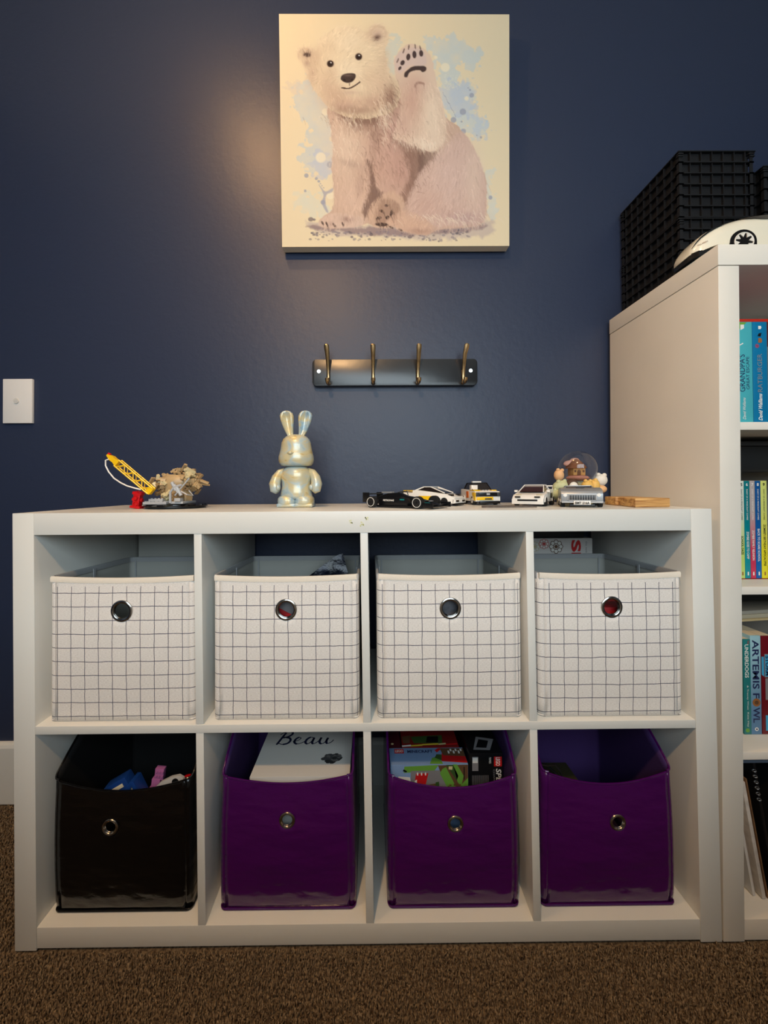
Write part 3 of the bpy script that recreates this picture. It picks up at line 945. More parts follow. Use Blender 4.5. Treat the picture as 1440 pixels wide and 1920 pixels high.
text_mesh(m_, '76905', (XA + .047, YA, ZA - .016), dn, rt, .005, .0005, fit=.014, mat_i=WH)
patch(m_, (XA, YA, ZA), rt, (0, 0, 1), [(.006, -.008), (.020, -.008), (.020, -.040), (.006, -.040)], .0003, GY)
patch(m_, (XA, YA, ZA), rt, (0, 0, 1), [(.007, -.010), (.019, -.010), (.019, -.022), (.007, -.022)], .0004, WH)
for k in range(14):
    patch(m_, (XA, YA, ZA), rt, (0, 0, 1), [(.006 + .0028 * k, -.050), (.0068 + .0028 * k, -.050), (.0068 + .0028 * k, -.098), (.006 + .0028 * k, -.098)], .0003, GY)
patch(m_, (XA, YA, ZA), rt, (0, 1, 0), [(.012, .012), (.050, .010), (.070, .050), (.030, .060)], .0003, GY)
patch(m_, (XA, YA, ZA), rt, (0, 1, 0), [(.020, .020), (.044, .018), (.056, .044), (.034, .050)], .0004, BK)
m_.build('printed_artwork', INK, t)
t = thing('colourful_toy_box', 'dark red toy box with a yellow and blue stripe, behind the pale blue box', 'box', (.872, -.21, ZB + .004))
m_ = MB(); m_.box(.815, .953, -.250, -.100, ZB + .004, .3155, .001); m_.build('carton', mat('dark_red_card', (112, 26, 24), .3), t)
m_ = MB()
for a, b, i, y_ in ((0, .022, WH, .001), (.022, .050, YL, .002), (.050, .090, YL, .006), (.090, .108, CM, .007), (.108, .136, RD, .006)):
    patch(m_, (.815, -.250, .3155), rt, (0, 1, 0), [(a, y_), (b, y_ + .002), (b, y_ + .008), (a, y_ + .005)], .0003, i)
patch(m_, (.815, -.250, .3155), rt, (0, 1, 0), [(.030, .014), (.100, .014), (.104, .045), (.024, .040)], .0003, DG)
patch(m_, (.815, -.250, .3155), rt, (0, 1, 0), [(.060, .016), (.090, .016), (.094, .040), (.066, .040)], .0004, BK)
patch(m_, (.815, -.250, .3155), rt, (0, 1, 0), [(.004, .014), (.020, .014), (.024, .045), (.002, .040)], .0004, BR)
m_.build('printed_artwork', INK, t)
t = thing('maroon_toy_box', 'small maroon box at the left rear of the third lower bin', 'box', (.796, -.20, ZB + .004))
m_ = MB(); m_.box(.782, .812, -.250, -.130, ZB + .004, .3145, .001); m_.build('carton', mat('maroon_card', (66, 20, 26), .35), t)
m_ = MB(); m_.cyl((.792, -.236, .3147), (.792, -.236, .3149), .0035, seg=14); m_.build('badge', INK[CM], t)

# dark things in the rightmost purple bin
t = thing('toy_camera_strap', 'black webbing strap looping over the left rim of the rightmost purple bin', 'strap', (1.14, -.30, .32))
m_ = MB()
m_.tube([(1.112, -.27, .285), (1.125, -.28, .296), (1.15, -.29, .296), (1.164, -.30, .304), (1.172, -.305, .294), (1.186, -.31, .255)], .0045, 8, .4)
m_.tube([(1.112, -.22, .262), (1.14, -.24, .272), (1.17, -.25, .266), (1.19, -.26, .250)], .004, 8, .4)
m_.build('webbing', mat('black_webbing', (18, 17, 18), .7), t)
t = thing('olive_tin', 'dark olive tin lying in the rightmost purple bin', 'tin', (1.20, -.25, ZB + .006))
m_ = MB(); m_.box(1.118, 1.235, -.300, -.20, ZB + .006, .226, .004); m_.build('tin_body', mat('dark_olive_metal', (52, 50, 36), .35, .3, mottle=.4, mscale=40), t)
m_ = MB(); m_.box(1.116, 1.237, -.302, -.198, .216, .240, .003); m_.build('tin_lid', mat('olive_lid', (74, 70, 50), .3, .3), t)

# game box behind the rightmost checked bin
t = thing('board_game_box', 'white box with red letters and a flower print, behind the rightmost checked bin', 'box', (1.15, -.045, ZS1 + .001))
m_ = MB(); m_.box(1.092, 1.3840, -.070, -.022, ZS1 + .001, .7940, .002); m_.build('carton', mat('white_gloss_card', (206, 202, 198), .3), t)
m_ = MB(); f0 = (1.092, -.070, .8250)
text_mesh(m_, 'SI', (1.3360, -.070, .7640), dn, rt, .028, .0004, fit=.050, bold=.04, mat_i=RD)
text_mesh(m_, 'the new', (1.3660, -.070, .768), dn, rt, .006, .0004, fit=.034, mat_i=GY)
def flower(cx_, cz_, r, i):
    for k in range(8):
        a = 2 * PI * k / 8
        for s_ in (0, 1):
            rr = r * (.34 - .10 * s_)
            patch(m_, (cx_ + r * .62 * math.cos(a), -.070, cz_ + r * .62 * math.sin(a)), rt, (0, 0, 1), [(rr * math.cos(q * 1.05), rr * math.sin(q * 1.05)) for q in range(6)], .0003 + s_ * .0001, i if s_ == 0 else WH)
    patch(m_, (cx_, -.070, cz_), rt, (0, 0, 1), [(r * .25 * math.cos(q * 1.05), r * .25 * math.sin(q * 1.05)) for q in range(6)], .0005, i)
flower(1.278, .770, .022, BR); flower(1.243, .778, .016, RD); flower(1.216, .770, .016, CM)
m_.build('printed_artwork', INK, t)
m_ = MB(); m_.box(1.092, 1.362, -.066, -.024, .7945, .8150, .002)
tag(m_.build('dark_game_box', mat('dark_card', (24, 24, 28), .4)), 'thin dark box lying on top of the white game box behind the bin', 'box')
# ------------------------------------------------------------------ a line of sight of the photograph, cut at a known distance from the wall
def at(u, v, Y=None, Zp=None):
    d = _f * 1.0 + _r * ((u - 699.66) / 745.26) + _u * ((904.57 - v) / 745.26)
    o = Vector((0.74349, -1.21871, 0.94638))
    t = (Y - o.y) / d.y if Y is not None else (Zp - o.z) / d.z
    return o + d * t

# ------------------------------------------------------------------ tall bookcase
BX, BXW, BH = 1.4672, 0.77, 1.4525
BSH = 0.0083
rowz = [(0.0445, 0.3725), (0.3885, 0.7155), (0.7320, 1.0610), (1.0775, 1.4075)]
bc = thing('bookcase', 'tall white open bookcase cut off by the right edge, books on its shelves', 'bookcase', (BX + BXW / 2, -0.2, 0))
def bp_(name, x0, x1, z0, z1, y0=-.390, y1=-.0095, bev=.001):
    m_ = MB(); m_.box(x0, x1, y0, y1, z0, z1, bev); shear_up(m_, 0, BSH)
    return m_.build(name, M_LAM2, bc)
bp_('side_panel', BX, BX + .0442, .0, 1.4078)
bp_('side_panel', BX + BXW - .0442, BX + BXW, .0, 1.4078)
bp_('top_board', BX - .0012, BX + BXW, 1.4090, BH, -.3912)
bp_('bottom_board', BX + .0442, BX + BXW - .0442, .002, .0445, -.389)
for (a, b), (c_, d_) in zip(rowz[:-1], rowz[1:]):
    bp_('shelf_board', BX + .0442, BX + BXW - .0442, b, c_, -.389)
for a, b in rowz:
    bp_('divider', BX + .377, BX + .393, a, b, -.389)

# ------------------------------------------------------------------ books
def book(u0, u1, yf, z0, z1, M_cover, label, cat='book', group=None, depth=.135, name='paperback', top=True):
    a = at(u0, 905, yf).x; b = at(u1, 905, yf).x
    zz = (z0 + z1) / 2
    # the line of sight tilts a touch with height: keep the spines where the shelf holds them
    t = thing(name, label, cat, ((a + b) / 2, yf + depth / 2, z0), group=group)
    m_ = MB()
    m_.box(a + .0003, b - .0003, yf, yf + depth, z0, z1, .0008)
    m_.build('cover', M_cover, t)
    m_ = MB(); m_.box(a + .0015, b - .0015, yf + .004, yf + depth - .002, z1 - .001, z1 + .0003)
    m_.build('page_block', mat('paper_edge', (214, 200, 170), .8), t)
    return t, a, b
UPV = (0, 0, 1); DNV = (0, 0, -1); LFT = (-1, 0, 0)
G1 = 'tall paperbacks on the upper shelf of the bookcase'
z0 = 1.0785
M_TEAL = mat('teal_cover', (70, 168, 178), .35)
M_BLUEC = mat('blue_cover', (8, 112, 158), .35)
t, a, b = book(1384, 1415, -.376, z0, 1.2945, M_TEAL, "teal tall paperback with dark title GRANDPA'S GREAT ESCAPE on the upper bookcase shelf", group=G1)
m_ = MB(); c_ = (a + b) / 2
patch(m_, (a, -.376, 1.2945), (1, 0, 0), UPV, [(.0005, -.001), (.024, -.001), (.014, -.010), (.008, -.016), (.0005, -.020)], .0002, GR)
patch(m_, (a, -.376, 1.2945), (1, 0, 0), UPV, [(.002, -.046), (.008, -.049), (.015, -.045), (.016, -.047), (.009, -.051), (.002, -.049)], .0003, WH)
patch(m_, (a, -.376, 1.2945), (1, 0, 0), UPV, [(.010, -.006), (.018, -.006), (.018, -.014), (.010, -.018)], .0003, WH)
text_mesh(m_, "GRANDPA'S", (c_ - .0055, -.376, z0 + .106), UPV, LFT, .0125, .0003, fit=.080, mat_i=NV)
text_mesh(m_, 'GREAT ESCAPE', (c_ + .0068, -.376, z0 + .106), UPV, LFT, .0065, .0003, fit=.070, mat_i=NV)
text_mesh(m_, 'David Walliams', (c_ - .002, -.376, z0 + .030), UPV, LFT, .0065, .0003, fit=.047, shear=.4, mat_i=WH)
m_.build('spine_print', INK, t)
t, a, b = book(1415, 1443, -.376, z0, 1.2945, M_BLUEC, 'blue tall paperback with pale title RATBURGER beside the teal one', group=G1)
m_ = MB(); c_ = (a + b) / 2
text_mesh(m_, 'RATBURGER', (c_ - .001, -.376, z0 + .106), UPV, LFT, .010, .0003, fit=.082, mat_i=SK if False else GY)
text_mesh(m_, 'David Walliams', (c_ - .001, -.376, z0 + .033), UPV, LFT, .0085, .0003, fit=.058, shear=.4, bold=.02, mat_i=WH)
patch(m_, (c_, -.376, 1.2945), (1, 0, 0), UPV, [(-.003, -.009), (.003, -.009), (.004, -.013), (.002, -.016), (-.003, -.016)], .0003, WH)
for k in range(10):
    a_ = k * .63
    patch(m_, (c_ - .006, -.376, 1.2945 - .052), (1, 0, 0), UPV, [(0, 0), (.005 * math.cos(a_), .005 * math.sin(a_)), (.004 * math.cos(a_ + .3), .004 * math.sin(a_ + .3))], .0003, RD)
patch(m_, (c_, -.376, 1.2945 - .040), (1, 0, 0), UPV, [(-.004, -.005), (.004, -.005), (.005, 0), (.003, .005), (-.003, .005)], .0003, OR)
patch(m_, (c_, -.376, 1.2945 - .028), (1, 0, 0), UPV, [(-.005, -.003), (.002, -.004), (.004, .004), (-.002, .003)], .0003, BK)
m_.build('spine_print', INK, t)
t = thing('red_flat_book', 'thin red book lying flat on top of the two tall paperbacks', 'book', (1.64, -.30, 1.2952))
m_ = MB(); m_.box(1.523, 1.79, -.374, -.22, 1.2952, 1.3015, .0008); m_.build('cover', mat('red_cover', (176, 40, 24), .35), t)

G2 = 'numbered paperback series on the second bookcase shelf'
z0 = .7335; zt_ = .9545
yf = -.322
S_ = [(1385, 1394.7, ((186, 210, 112), (206, 214, 202)), '5', 'SCHOOL DAZE', BK, 'pale green paperback number 5, leftmost of the series, beside the bookcase side'),
      (1394.7, 1405.3, ((0, 138, 150), (0, 112, 120)), '6', 'ZOMBIE GOES TO CAMP', WH, 'teal green paperback number 6 in the slim series'),
      (1405.3, 1415.3, ((196, 52, 84), (170, 160, 160)), '7', 'ZOMBIE FAMILY REUNION', WH, 'paperback number 7 fading from grey to crimson in the slim series'),
      (1415.3, 1425.8, ((8, 96, 168), (4, 76, 140)), '8', 'BACK TO SCARE SCHOOL', WH, 'royal blue paperback number 8 in the slim series'),
      (1425.8, 1437.5, ((224, 214, 40), (200, 208, 112)), '9', "ZOMBIE'S BIRTHDAY APOCALYPSE", BK, 'bright yellow paperback number 9, last of the slim series seen')]
for k, (u0, u1, (cb, ct), num, ttl, ink, lab) in enumerate(S_):
    M_ = gradient_mat('series_cover_%s' % 'abcde'[k], cb, ct, .35, .3, .7)
    t, a, b = book(u0, u1, yf, z0, zt_, M_, lab, group=G2)
    c_ = (a + b) / 2
    m_ = MB()
    text_mesh(m_, num, (c_, yf, zt_ - .0085), (1, 0, 0), UPV, .0070, .0003, bold=.03, mat_i=ink)
    text_mesh(m_, 'DIARY OF A MINECRAFT ZOMBIE', (c_, yf, zt_ - .054), DNV, (1, 0, 0), .0034, .0003, fit=.070, mat_i=ink)
    text_mesh(m_, ttl, (c_ + .0003, yf, zt_ - .146), DNV, (1, 0, 0), .0052, .0003, fit={'5': .042, '6': .062, '7': .068, '8': .074, '9': .094}[num], bold=.02, mat_i=ink)
    text_mesh(m_, 'ZZ', (c_, yf, z0 + .010), DNV, (1, 0, 0), .003, .0003, fit=.007, mat_i=ink) if False else None
    patch(m_, (c_, yf, z0 + .011), (1, 0, 0), UPV, [(-.0015, -.004), (.0015, -.004), (.0015, .004), (-.0015, .004)], .0003, ink if ink == WH else OR)
    m_.build('spine_print', INK, t)
t = thing('red_thin_pad', 'thin red pad lying under the slim numbered paperbacks', 'pad', (1.65, -.26, .7322))
m_ = MB(); m_.box(1.522, 1.80, -.3235, -.185, .7321, .7333); m_.build('cover', mat('deep_red_card', (140, 24, 20), .5), t)

z0 = .3895; yf = -.332
t, a, b = book(1388, 1402, yf, z0, .6000, mat('bottle_green_cover', (34, 118, 118), .35), 'dark teal paperback titled THE UNDERDOGS on the third bookcase shelf')
c_ = (a + b) / 2
m_ = MB()
text_mesh(m_, 'UNDERDOGS', (c_ - .001, yf, .552), DNV, (1, 0, 0), .0085, .0003, fit=.074, bold=.02, mat_i=WH)
text_mesh(m_, 'THE', (c_ + .003, yf, .594), DNV, (1, 0, 0), .004, .0003, fit=.008, mat_i=RD)
text_mesh(m_, '& Tracey West  Kate Hay', (c_ - .000, yf, .452), DNV, (1, 0, 0), .0045, .0003, fit=.092, mat_i=WH)
m_.cyl((c_ - .001, yf, .3985), (c_ - .001, yf - .0003, .3985), .0045, seg=14)
m_.build('spine_print', INK, t)
t, a, b = book(1401, 1421, yf, z0, .6080, gradient_mat('misty_cover', (88, 128, 164), (150, 190, 200), .35, .2, .9), 'misty blue thick paperback titled ARTEMIS FOWL on the third bookcase shelf')
c_ = (a + b) / 2
m_ = MB()
text_mesh(m_, 'ARTEMIS F', (c_, yf, .534), DNV, (1, 0, 0), .0150, .0003, fit=.130, bold=.02, mat_i=NV)
text_mesh(m_, 'WL', (c_, yf, .432), DNV, (1, 0, 0), .0150, .0003, fit=.034, bold=.02, mat_i=NV)
m_.mi = OR; m_.cyl((c_ + .0005, yf, .4600), (c_ + .0005, yf - .0004, .4600), .0088, seg=24)
m_.mi = BR; m_.cyl((c_ + .0005, yf, .4600), (c_ + .0005, yf - .0006, .4600), .0045, seg=20)
m_.mi = WH; m_.cyl((c_, yf, .4010), (c_, yf - .0004, .4010), .0040, seg=20)
m_.mi = NV; m_.cyl((c_, yf, .4010), (c_, yf - .0006, .4010), .0018, seg=12)
m_.build('spine_print', INK, t)
t, a, b = book(1421.5, 1444, yf, z0, .6070, mat('dark_red_cover', (104, 14, 26), .35), 'dark red paperback with a bright blue title label on the third bookcase shelf')
m_ = MB()
B_ = mat('label_blue', (60, 160, 200), .35)
patch(m_, (a, yf, z0), (1, 0, 0), UPV, [(.0005, .172), (.006, .172), (.006, .128), (.0005, .132)], .0002, 11)
patch(m_, (a, yf, z0), (1, 0, 0), UPV, [(.007, .178), (.0195, .178), (.0195, .126), (.007, .126)], .0003, GY)
patch(m_, (a, yf, z0), (1, 0, 0), UPV, [(.0085, .176), (.0185, .176), (.0185, .128), (.0085, .128)], .0004, 11)
patch(m_, (a, yf, z0), (1, 0, 0), UPV, [(.0085, .124), (.0165, .124), (.0165, .076), (.0085, .076)], .0003, GY)
patch(m_, (a, yf, z0), (1, 0, 0), UPV, [(.0080, .042), (.0185, .042), (.0185, .008), (.0080, .008)], .0003, 11)
text_mesh(m_, 'STORM', (a + .0135, yf, z0 + .152), DNV, (1, 0, 0), .0085, .0006, fit=.044, bold=.03, mat_i=NV)
text_mesh(m_, 'THE BLACK SPRING', (a + .0125, yf, z0 + .100), DNV, (1, 0, 0), .0030, .0006, fit=.044, mat_i=NV) if False else None
m_.build('spine_print', INK + [B_], t)
t = thing('loose_papers', 'sloping pile of tan and grey papers lying over the books on the third shelf', 'papers', (1.65, -.20, .62), rot=(math.radians(-7), math.radians(-3), 0))
for k, (dz, c3, dx, yy) in enumerate(((0, (206, 178, 128), 0, -.105), (.010, (176, 160, 132), -.006, -.120), (.017, (150, 140, 124), .012, -.115))):
    m_ = MB(); m_.box(-.125 + dx, .14 + dx, yy, .12, dz, dz + .0085, .0008); m_.build('sheet_stack', mat('paper_tone_%s' % 'abc'[k], c3, .7), t, local=True)

# black storage behind the upper shelves
for (za, zb, lab) in ((.980, 1.050, 'black lidded case lying behind the slim paperbacks on the second shelf'), (.668, .709, 'black lidded case lying above the papers on the third shelf')):
    t = thing('black_case', lab, 'case', (1.66, -.15, za))
    m_ = MB(); m_.box(1.53, 1.84, -.27, -.04, za, zb - .012, .004); m_.build('case_body', mat('black_case_plastic', (20, 21, 21), .5), t)
    m_ = MB(); m_.box(1.528, 1.842, -.272, -.038, zb - .0115, zb, .003); m_.build('case_lid', mat('charcoal_lid', (36, 37, 37), .5), t)

# bottom cell: leaning boards, notebook and a dark box
zb_ = .0450
def leaning(name, lab, cat, M_, x_top, x_bot, y0, y1, L, th):
    dx = x_top - x_bot
    ang = math.asin(dx / L)
    t = thing(name, lab, cat, (x_bot, (y0 + y1) / 2, zb_ + abs(th * math.sin(ang)) + .0005), rot=(0, ang, 0))
    m_ = MB(); m_.box(0, th, y0 - (y0 + y1) / 2, y1 - (y0 + y1) / 2, 0, L, min(.0012, th * .3)); m_.build('sheet', M_, t, local=True)
    return t
M_BOARD = mat('off_white_board', (206, 204, 200), .5)
leaning('picture_board', 'white board leaning at the far left of the lowest bookcase cell', 'board', M_BOARD, 1.534, 1.560, -.330, -.08, .205, .003)
leaning('picture_board', 'off-white board leaning second from the left in the lowest bookcase cell', 'board', M_BOARD, 1.532, 1.573, -.345, -.08, .245, .006)
leaning('picture_board', 'thick white board with a torn edge leaning third in the lowest bookcase cell', 'board', mat('worn_board', (196, 190, 182), .7, mottle=.15, mscale=60), 1.545, 1.587, -.352, -.08, .255, .008)
leaning('brown_folder', 'brown cardboard folder leaning on the white boards in the lowest cell', 'folder', mat('brown_folder_card', (110, 80, 52), .8, mottle=.3, mscale=50), 1.556, 1.600, -.350, -.08, .262, .003)
t = leaning('spiral_notebook', 'black spiral notebook with pale wire loops leaning in the lowest bookcase cell', 'notebook', mat('black_notebook', (16, 17, 20), .4), 1.566, 1.612, -.356, -.10, .302, .006)
m_ = MB()
for k in range(6):
    m_.torus((-.001, -.130, .285 - k * .0125), .0034, .0007, 'z', 14, 6)
m_.build_split('wire_loop', mat('pale_wire', (190, 190, 190), .3, .8), t, local=True)
t = thing('dark_file_box', 'black file box at the frame edge of the lowest bookcase cell', 'box', (1.71, -.2, zb_ + .001))
m_ = MB(); m_.box(1.625, 1.80, -.352, -.05, zb_ + .001, .335, .003); m_.build('box_body', mat('black_box_card', (20, 20, 23), .5), t)
t = thing('clear_plastic_tray', 'thin blue-grey plastic tray pressed under the lowest shelf board', 'tray', (1.68, -.2, .357))
m_ = MB(); m_.box(1.535, 1.82, -.362, -.06, .3575, .3650, .002); m_.box(1.540, 1.80, -.358, -.07, .3440, .3500, .0015)
m_.box(1.545, 1.56, -.34, -.1, .349, .359); m_.build('tray', mat('blue_grey_plastic', (92, 104, 120), .3), t)
# folder with pale marks behind the boards
t = leaning('printed_folder', 'dark folder printed with pale letters behind the leaning boards', 'folder', mat('dark_blue_folder', (30, 34, 44), .4), 1.519, 1.524, -.320, -.14, .292, .002)
m_ = MB()
for k in range(5):
    patch(m_, (-.0002, -.0905, .23 + k * .012), (0, 1, 0), (0, 0, 1), [(.001, 0), (.012, .002), (.012, .006), (.001, .005)], .0005, WH)
    m_.box(.0003, .0017, -.0909, -.0901, .232 + k * .012, .238 + k * .012)
m_.build('pale_print', [MATS['ink_white']] * 5, t, local=True)

# ------------------------------------------------------------------ stacked black mesh crates
M_CRATE = mat('black_crate_plastic', (22, 22, 24), .5, spec=.35, bump=.2, bscale=300)
def crate(x0, x1, y0, y1, z0, z1, label, nr, px=.0278, py=.0262):
    t = thing('black_crate', label, 'crate', ((x0 + x1) / 2, (y0 + y1) / 2, z0), group='black crates on the bookcase')
    m_ = MB()
    i_ = .008
    for a in ((x0 + i_, x1 - i_, y0 + i_, y0 + i_ + .003), (x0 + i_, x1 - i_, y1 - i_ - .003, y1 - i_), (x0 + i_, x0 + i_ + .003, y0 + i_ + .003, y1 - i_ - .003), (x1 - i_ - .003, x1 - i_, y0 + i_ + .003, y1 - i_ - .003)):
        m_.box(a[0], a[1], a[2], a[3], z0, z1)
    m_.box(x0 + i_, x1 - i_, y0 + i_, y1 - i_, z0, z0 + .004)
    m_.build('inner_wall', M_CRATE, t)
    m_ = MB()
    for k in range(nr + 1):
        z = z0 + (z1 - z0 - .003) * k / nr
        lip = 0.0 if k % 1 == 0 else .002
        m_.box(x0, x1, y0, y0 + .012, z, z + .0026); m_.box(x0, x1, y1 - .012, y1, z, z + .0026)
        m_.box(x0, x0 + .012, y0, y1, z, z + .0026); m_.box(x1 - .012, x1, y0, y1, z, z + .0026)
    m_.build('lip', M_CRATE, t)
    m_ = MB()
    x = x0 + .0015
    while x < x1 - .001:
        m_.box(x, x + .0018, y0 + .0016, y0 + .0095, z0, z1 - .002); m_.box(x, x + .0018, y1 - .0095, y1 - .0016, z0, z1 - .002); x += px
    y = y0 + .0015
    while y < y1 - .001:
        m_.box(x0 + .0016, x0 + .0095, y, y + .0018, z0, z1 - .002); m_.box(x1 - .0095, x1 - .0016, y, y + .0018, z0, z1 - .002); y += py
    m_.build('rib', M_CRATE, t)
    m_ = MB(); rr_ = random.Random(int(x0 * 1000 + z0 * 77))
    for (cx_, cy_) in ((x0, y0), (x0, y1 - .01), (x1 - .01, y0), (x1 - .01, y1 - .01)):
        for k in range(3):
            m_.box(cx_ - .004 + rr_.uniform(0, .004), cx_ + .010 + rr_.uniform(0, .004), cy_ - .001, cy_ + .008, z1 - .004 - .006 * k, z1 - .001 - .006 * k, .0006)
    m_.build('corner_clip', M_CRATE, t)
crate(1.521, 1.711, -.235, -.003, BH + .001, 1.6160, 'lower of the two stacked black ribbed crates behind the white toy car', 6)
crate(1.521, 1.711, -.235, -.003, 1.6168, 1.7860, 'upper of the two stacked black ribbed crates on top of the bookcase', 6)
crate(1.735, 1.94, -.235, -.003, BH + .001, 1.7480, 'black ribbed crate at the right frame edge, beside the stacked pair', 10)

# ------------------------------------------------------------------ white toy sports car on the bookcase
tc_ = thing('remote_control_car', 'large white toy sports car with black wheels, nose over the bookcase edge', 'toy car', (1.472, -.300, BH + .001), rz=math.radians(-5))
# local +x runs from nose to tail; -y faces the camera
MW = mat('car_white', (226, 220, 200), .18, coat=.6)
MK = mat('car_black', (16, 14, 14), .3)
prof = [(-.022, .006), (-.020, .018), (-.008, .032), (.018, .049), (.055, .064), (.095, .075), (.130, .084), (.175, .090), (.215, .089), (.260, .082), (.300, .074), (.335, .064), (.345, .04), (.335, .012)]
def car_section(x, zt_, hw):
    zl = .013 + .010 * max(0, 1 - abs(x - .045) / .03)
    pts = []
    for k in range(17):
        a = PI * k / 16
        cx_ = -math.cos(a)
        sx_ = math.copysign(abs(cx_) ** .55, cx_)
        pts.append(Vector((x, sx_ * hw, zl + (zt_ - zl) * math.sin(a) ** .6)))
    return pts
m_ = MB()
xs = [0, .005, .012, .019, .032, .046, .060, .074, .088, .101, .128, .173, .22, .26, .29, .30]
zt_f = [.024, .035, .045, .053, .063, .071, .077, .082, .0855, .0885, .093, .096, .090, .078, .066, .04]
hwf = [.026, .034, .040, .044, .0475, .049, .050, .0505, .051, .0515, .0515, .0515, .052, .052, .050, .040]
m_.rings([car_section(x, z, w) for x, z, w in zip(xs, zt_f, hwf)])
m_.build('body_shell', MW, tc_, local=True)
m_ = MB(); m_.prism([(.002, -.030), (.010, -.042), (.060, -.047), (.28, -.047), (.28, .047), (.060, .047), (.010, .042), (.002, .030)], .003, .015, 'z')
m_.build('front_splitter', MK, tc_, local=True)
WR = .0235
for (wx, sg) in ((.095, -1), (.095, 1), (.235, -1), (.235, 1)):
    wy = sg * .0510
    m_ = MB(); m_.cyl((wx, sg * .030, WR), (wx, wy + sg * .0020, WR), WR, seg=36); wh = m_.build('tyre', MK, tc_, local=True)
    m_ = MB(); m_.torus((wx, wy + sg * .0025, WR), .0190, .0014, 'y', 36, 8)
    for k in range(8):
        a = k * PI / 4 + .2
        m_.prism([(wx + .0185 * math.cos(a - .30), WR + .0185 * math.sin(a - .30)), (wx + .0185 * math.cos(a + .30), WR + .0185 * math.sin(a + .30)), (wx + .0095 * math.cos(a), WR + .0095 * math.sin(a))], min(wy + sg * .002, wy + sg * .0035), max(wy + sg * .002, wy + sg * .0035))
    rm = m_.build('rim', mat('rim_white', (214, 210, 200), .25), wh, local=True)
# wheel arch, glass line, headlamp slit, side lettering
m_ = MB()
m_.prism([(.095 + .0272 * math.cos(a_), WR + .001 + .0262 * math.sin(a_)) for a_ in [PI * k / 14 for k in range(15)]] + [(.062, .004), (.122, .004)], -.0520, -.046)
m_.build('wheel_arch', MK, tc_, local=True)
def on_shell(x, z, lift=.0014):
    """point on the camera side of the shell at length x and height z"""
    i = max(j for j in range(len(xs)) if xs[j] <= x)
    i = min(i, len(xs) - 2)
    f = (x - xs[i]) / (xs[i + 1] - xs[i])
    zt_ = zt_f[i] + (zt_f[i + 1] - zt_f[i]) * f; hw = hwf[i] + (hwf[i + 1] - hwf[i]) * f
    zl = .013 + .010 * max(0, 1 - abs(x - .045) / .03)
    s_ = max(0, min(1, (z - zl) / (zt_ - zl))) ** (1 / .6)
    return Vector((x, -(math.sqrt(max(0, 1 - s_ * s_)) ** .55) * hw - lift, z + lift))
def decal(lo, hi, n=14):
    mm = MB()
    A = [mm.bm.verts.new(on_shell(*p)) for p in lo]; B = [mm.bm.verts.new(on_shell(*p)) for p in hi]
    for i in range(len(A) - 1):
        mm.bm.faces.new((A[i], A[i + 1], B[i + 1], B[i]))
    return mm
lo = [(-.012 + i * .0105, .0245 + (i * .0105) * .40 - .0000 * i) for i in range(9)]
def ztop(x):
    return float(np.interp(x, xs, zt_f))
lo = [(x, ztop(x) - .0065 - .0030 * math.sin(PI * i / 10)) for i, x in enumerate(np.linspace(.003, .078, 11))]
hi = [(x, ztop(x) - .0050) for x in np.linspace(.003, .080, 11)]
decal(lo, hi).build('headlamp_slit', MK, tc_, local=True)
lo = [(x, ztop(x) - .006 - .016 * math.sin(min(1, i / 6) * PI / 2)) for i, x in enumerate(np.linspace(.100, .21, 12))]
hi = [(x, ztop(x) - .0045) for x in np.linspace(.100, .21, 12)]
decal(lo, hi).build('side_window', mat('grey_glass', (70, 66, 56), .15), tc_, local=True)
m_ = MB()
p0_ = on_shell(.028, .032, .0010); p1_ = on_shell(.008, .026, .0010)
d_ = (p0_ - p1_).normalized(); n_ = Vector((-.3, -1, .3)); u_ = (n_.cross(d_)).normalized()
u_ = -u_ if u_.z < 0 else u_
text_mesh(m_, 'McLAREN', (p0_ + p1_) / 2, d_, u_, .0038, .0012, fit=.018, mat_i=0)
m_.build('side_lettering', mat('brown_ink', (120, 84, 64), .5), tc_, local=True)

# ------------------------------------------------------------------ light switch
sp_ = at(33.5, 752, -.001)
t = thing('light_switch', 'white wall plate with a small round dimmer on the navy wall, left edge', 'light switch', (sp_.x, 0.008, sp_.z))
a = at(5.5, 710.5, -.001); b = at(62, 793.5, -.001)
m_ = MB(); m_.box(a.x, b.x - .003, -.002, .0075, b.z, a.z, .0025); m_.build('plate', M_WHITEP, t)
m_ = MB(); m_.cyl((sp_.x - .003, -.0015, sp_.z), (sp_.x - .003, -.005, sp_.z), .0085, .0078, 24); m_.box(sp_.x - .0085, sp_.x + .0025, -.0058, -.004, sp_.z - .0008, sp_.z + .0008); m_.build('dimmer_knob', mat('knob_white', (212, 210, 204), .35), t)

# ------------------------------------------------------------------ hook rail
t = thing('coat_hook_rail', 'black wooden rail with four brass hooks screwed to the navy wall', 'hook rail', (.819, .008, 1.295))
x0, x1, z0, z1 = .5675, 1.0710, 1.2545, 1.3355
m_ = MB()
r_ = .013
P = []
for cx_, cz_, a0 in ((x1 - r_, z1 - r_, 0), (x0 + r_, z1 - r_, PI / 2), (x0 + r_, z0 + r_, PI), (x1 - r_, z0 + r_, 1.5 * PI)):
    P += [(cx_ + r_ * math.cos(a0 + PI / 2 * i / 5), cz_ + r_ * math.sin(a0 + PI / 2 * i / 5)) for i in range(6)]
m_.prism(P, -.0120, .0078, 'y', .0016)
m_.build('backboard', mat('satin_black_paint', (26, 27, 30), .28, spec=.7, bump=.15, bscale=25), t)
M_BRASS = mat('antique_brass', (190, 160, 116), .30, 1.0, mottle=.25, mscale=60)
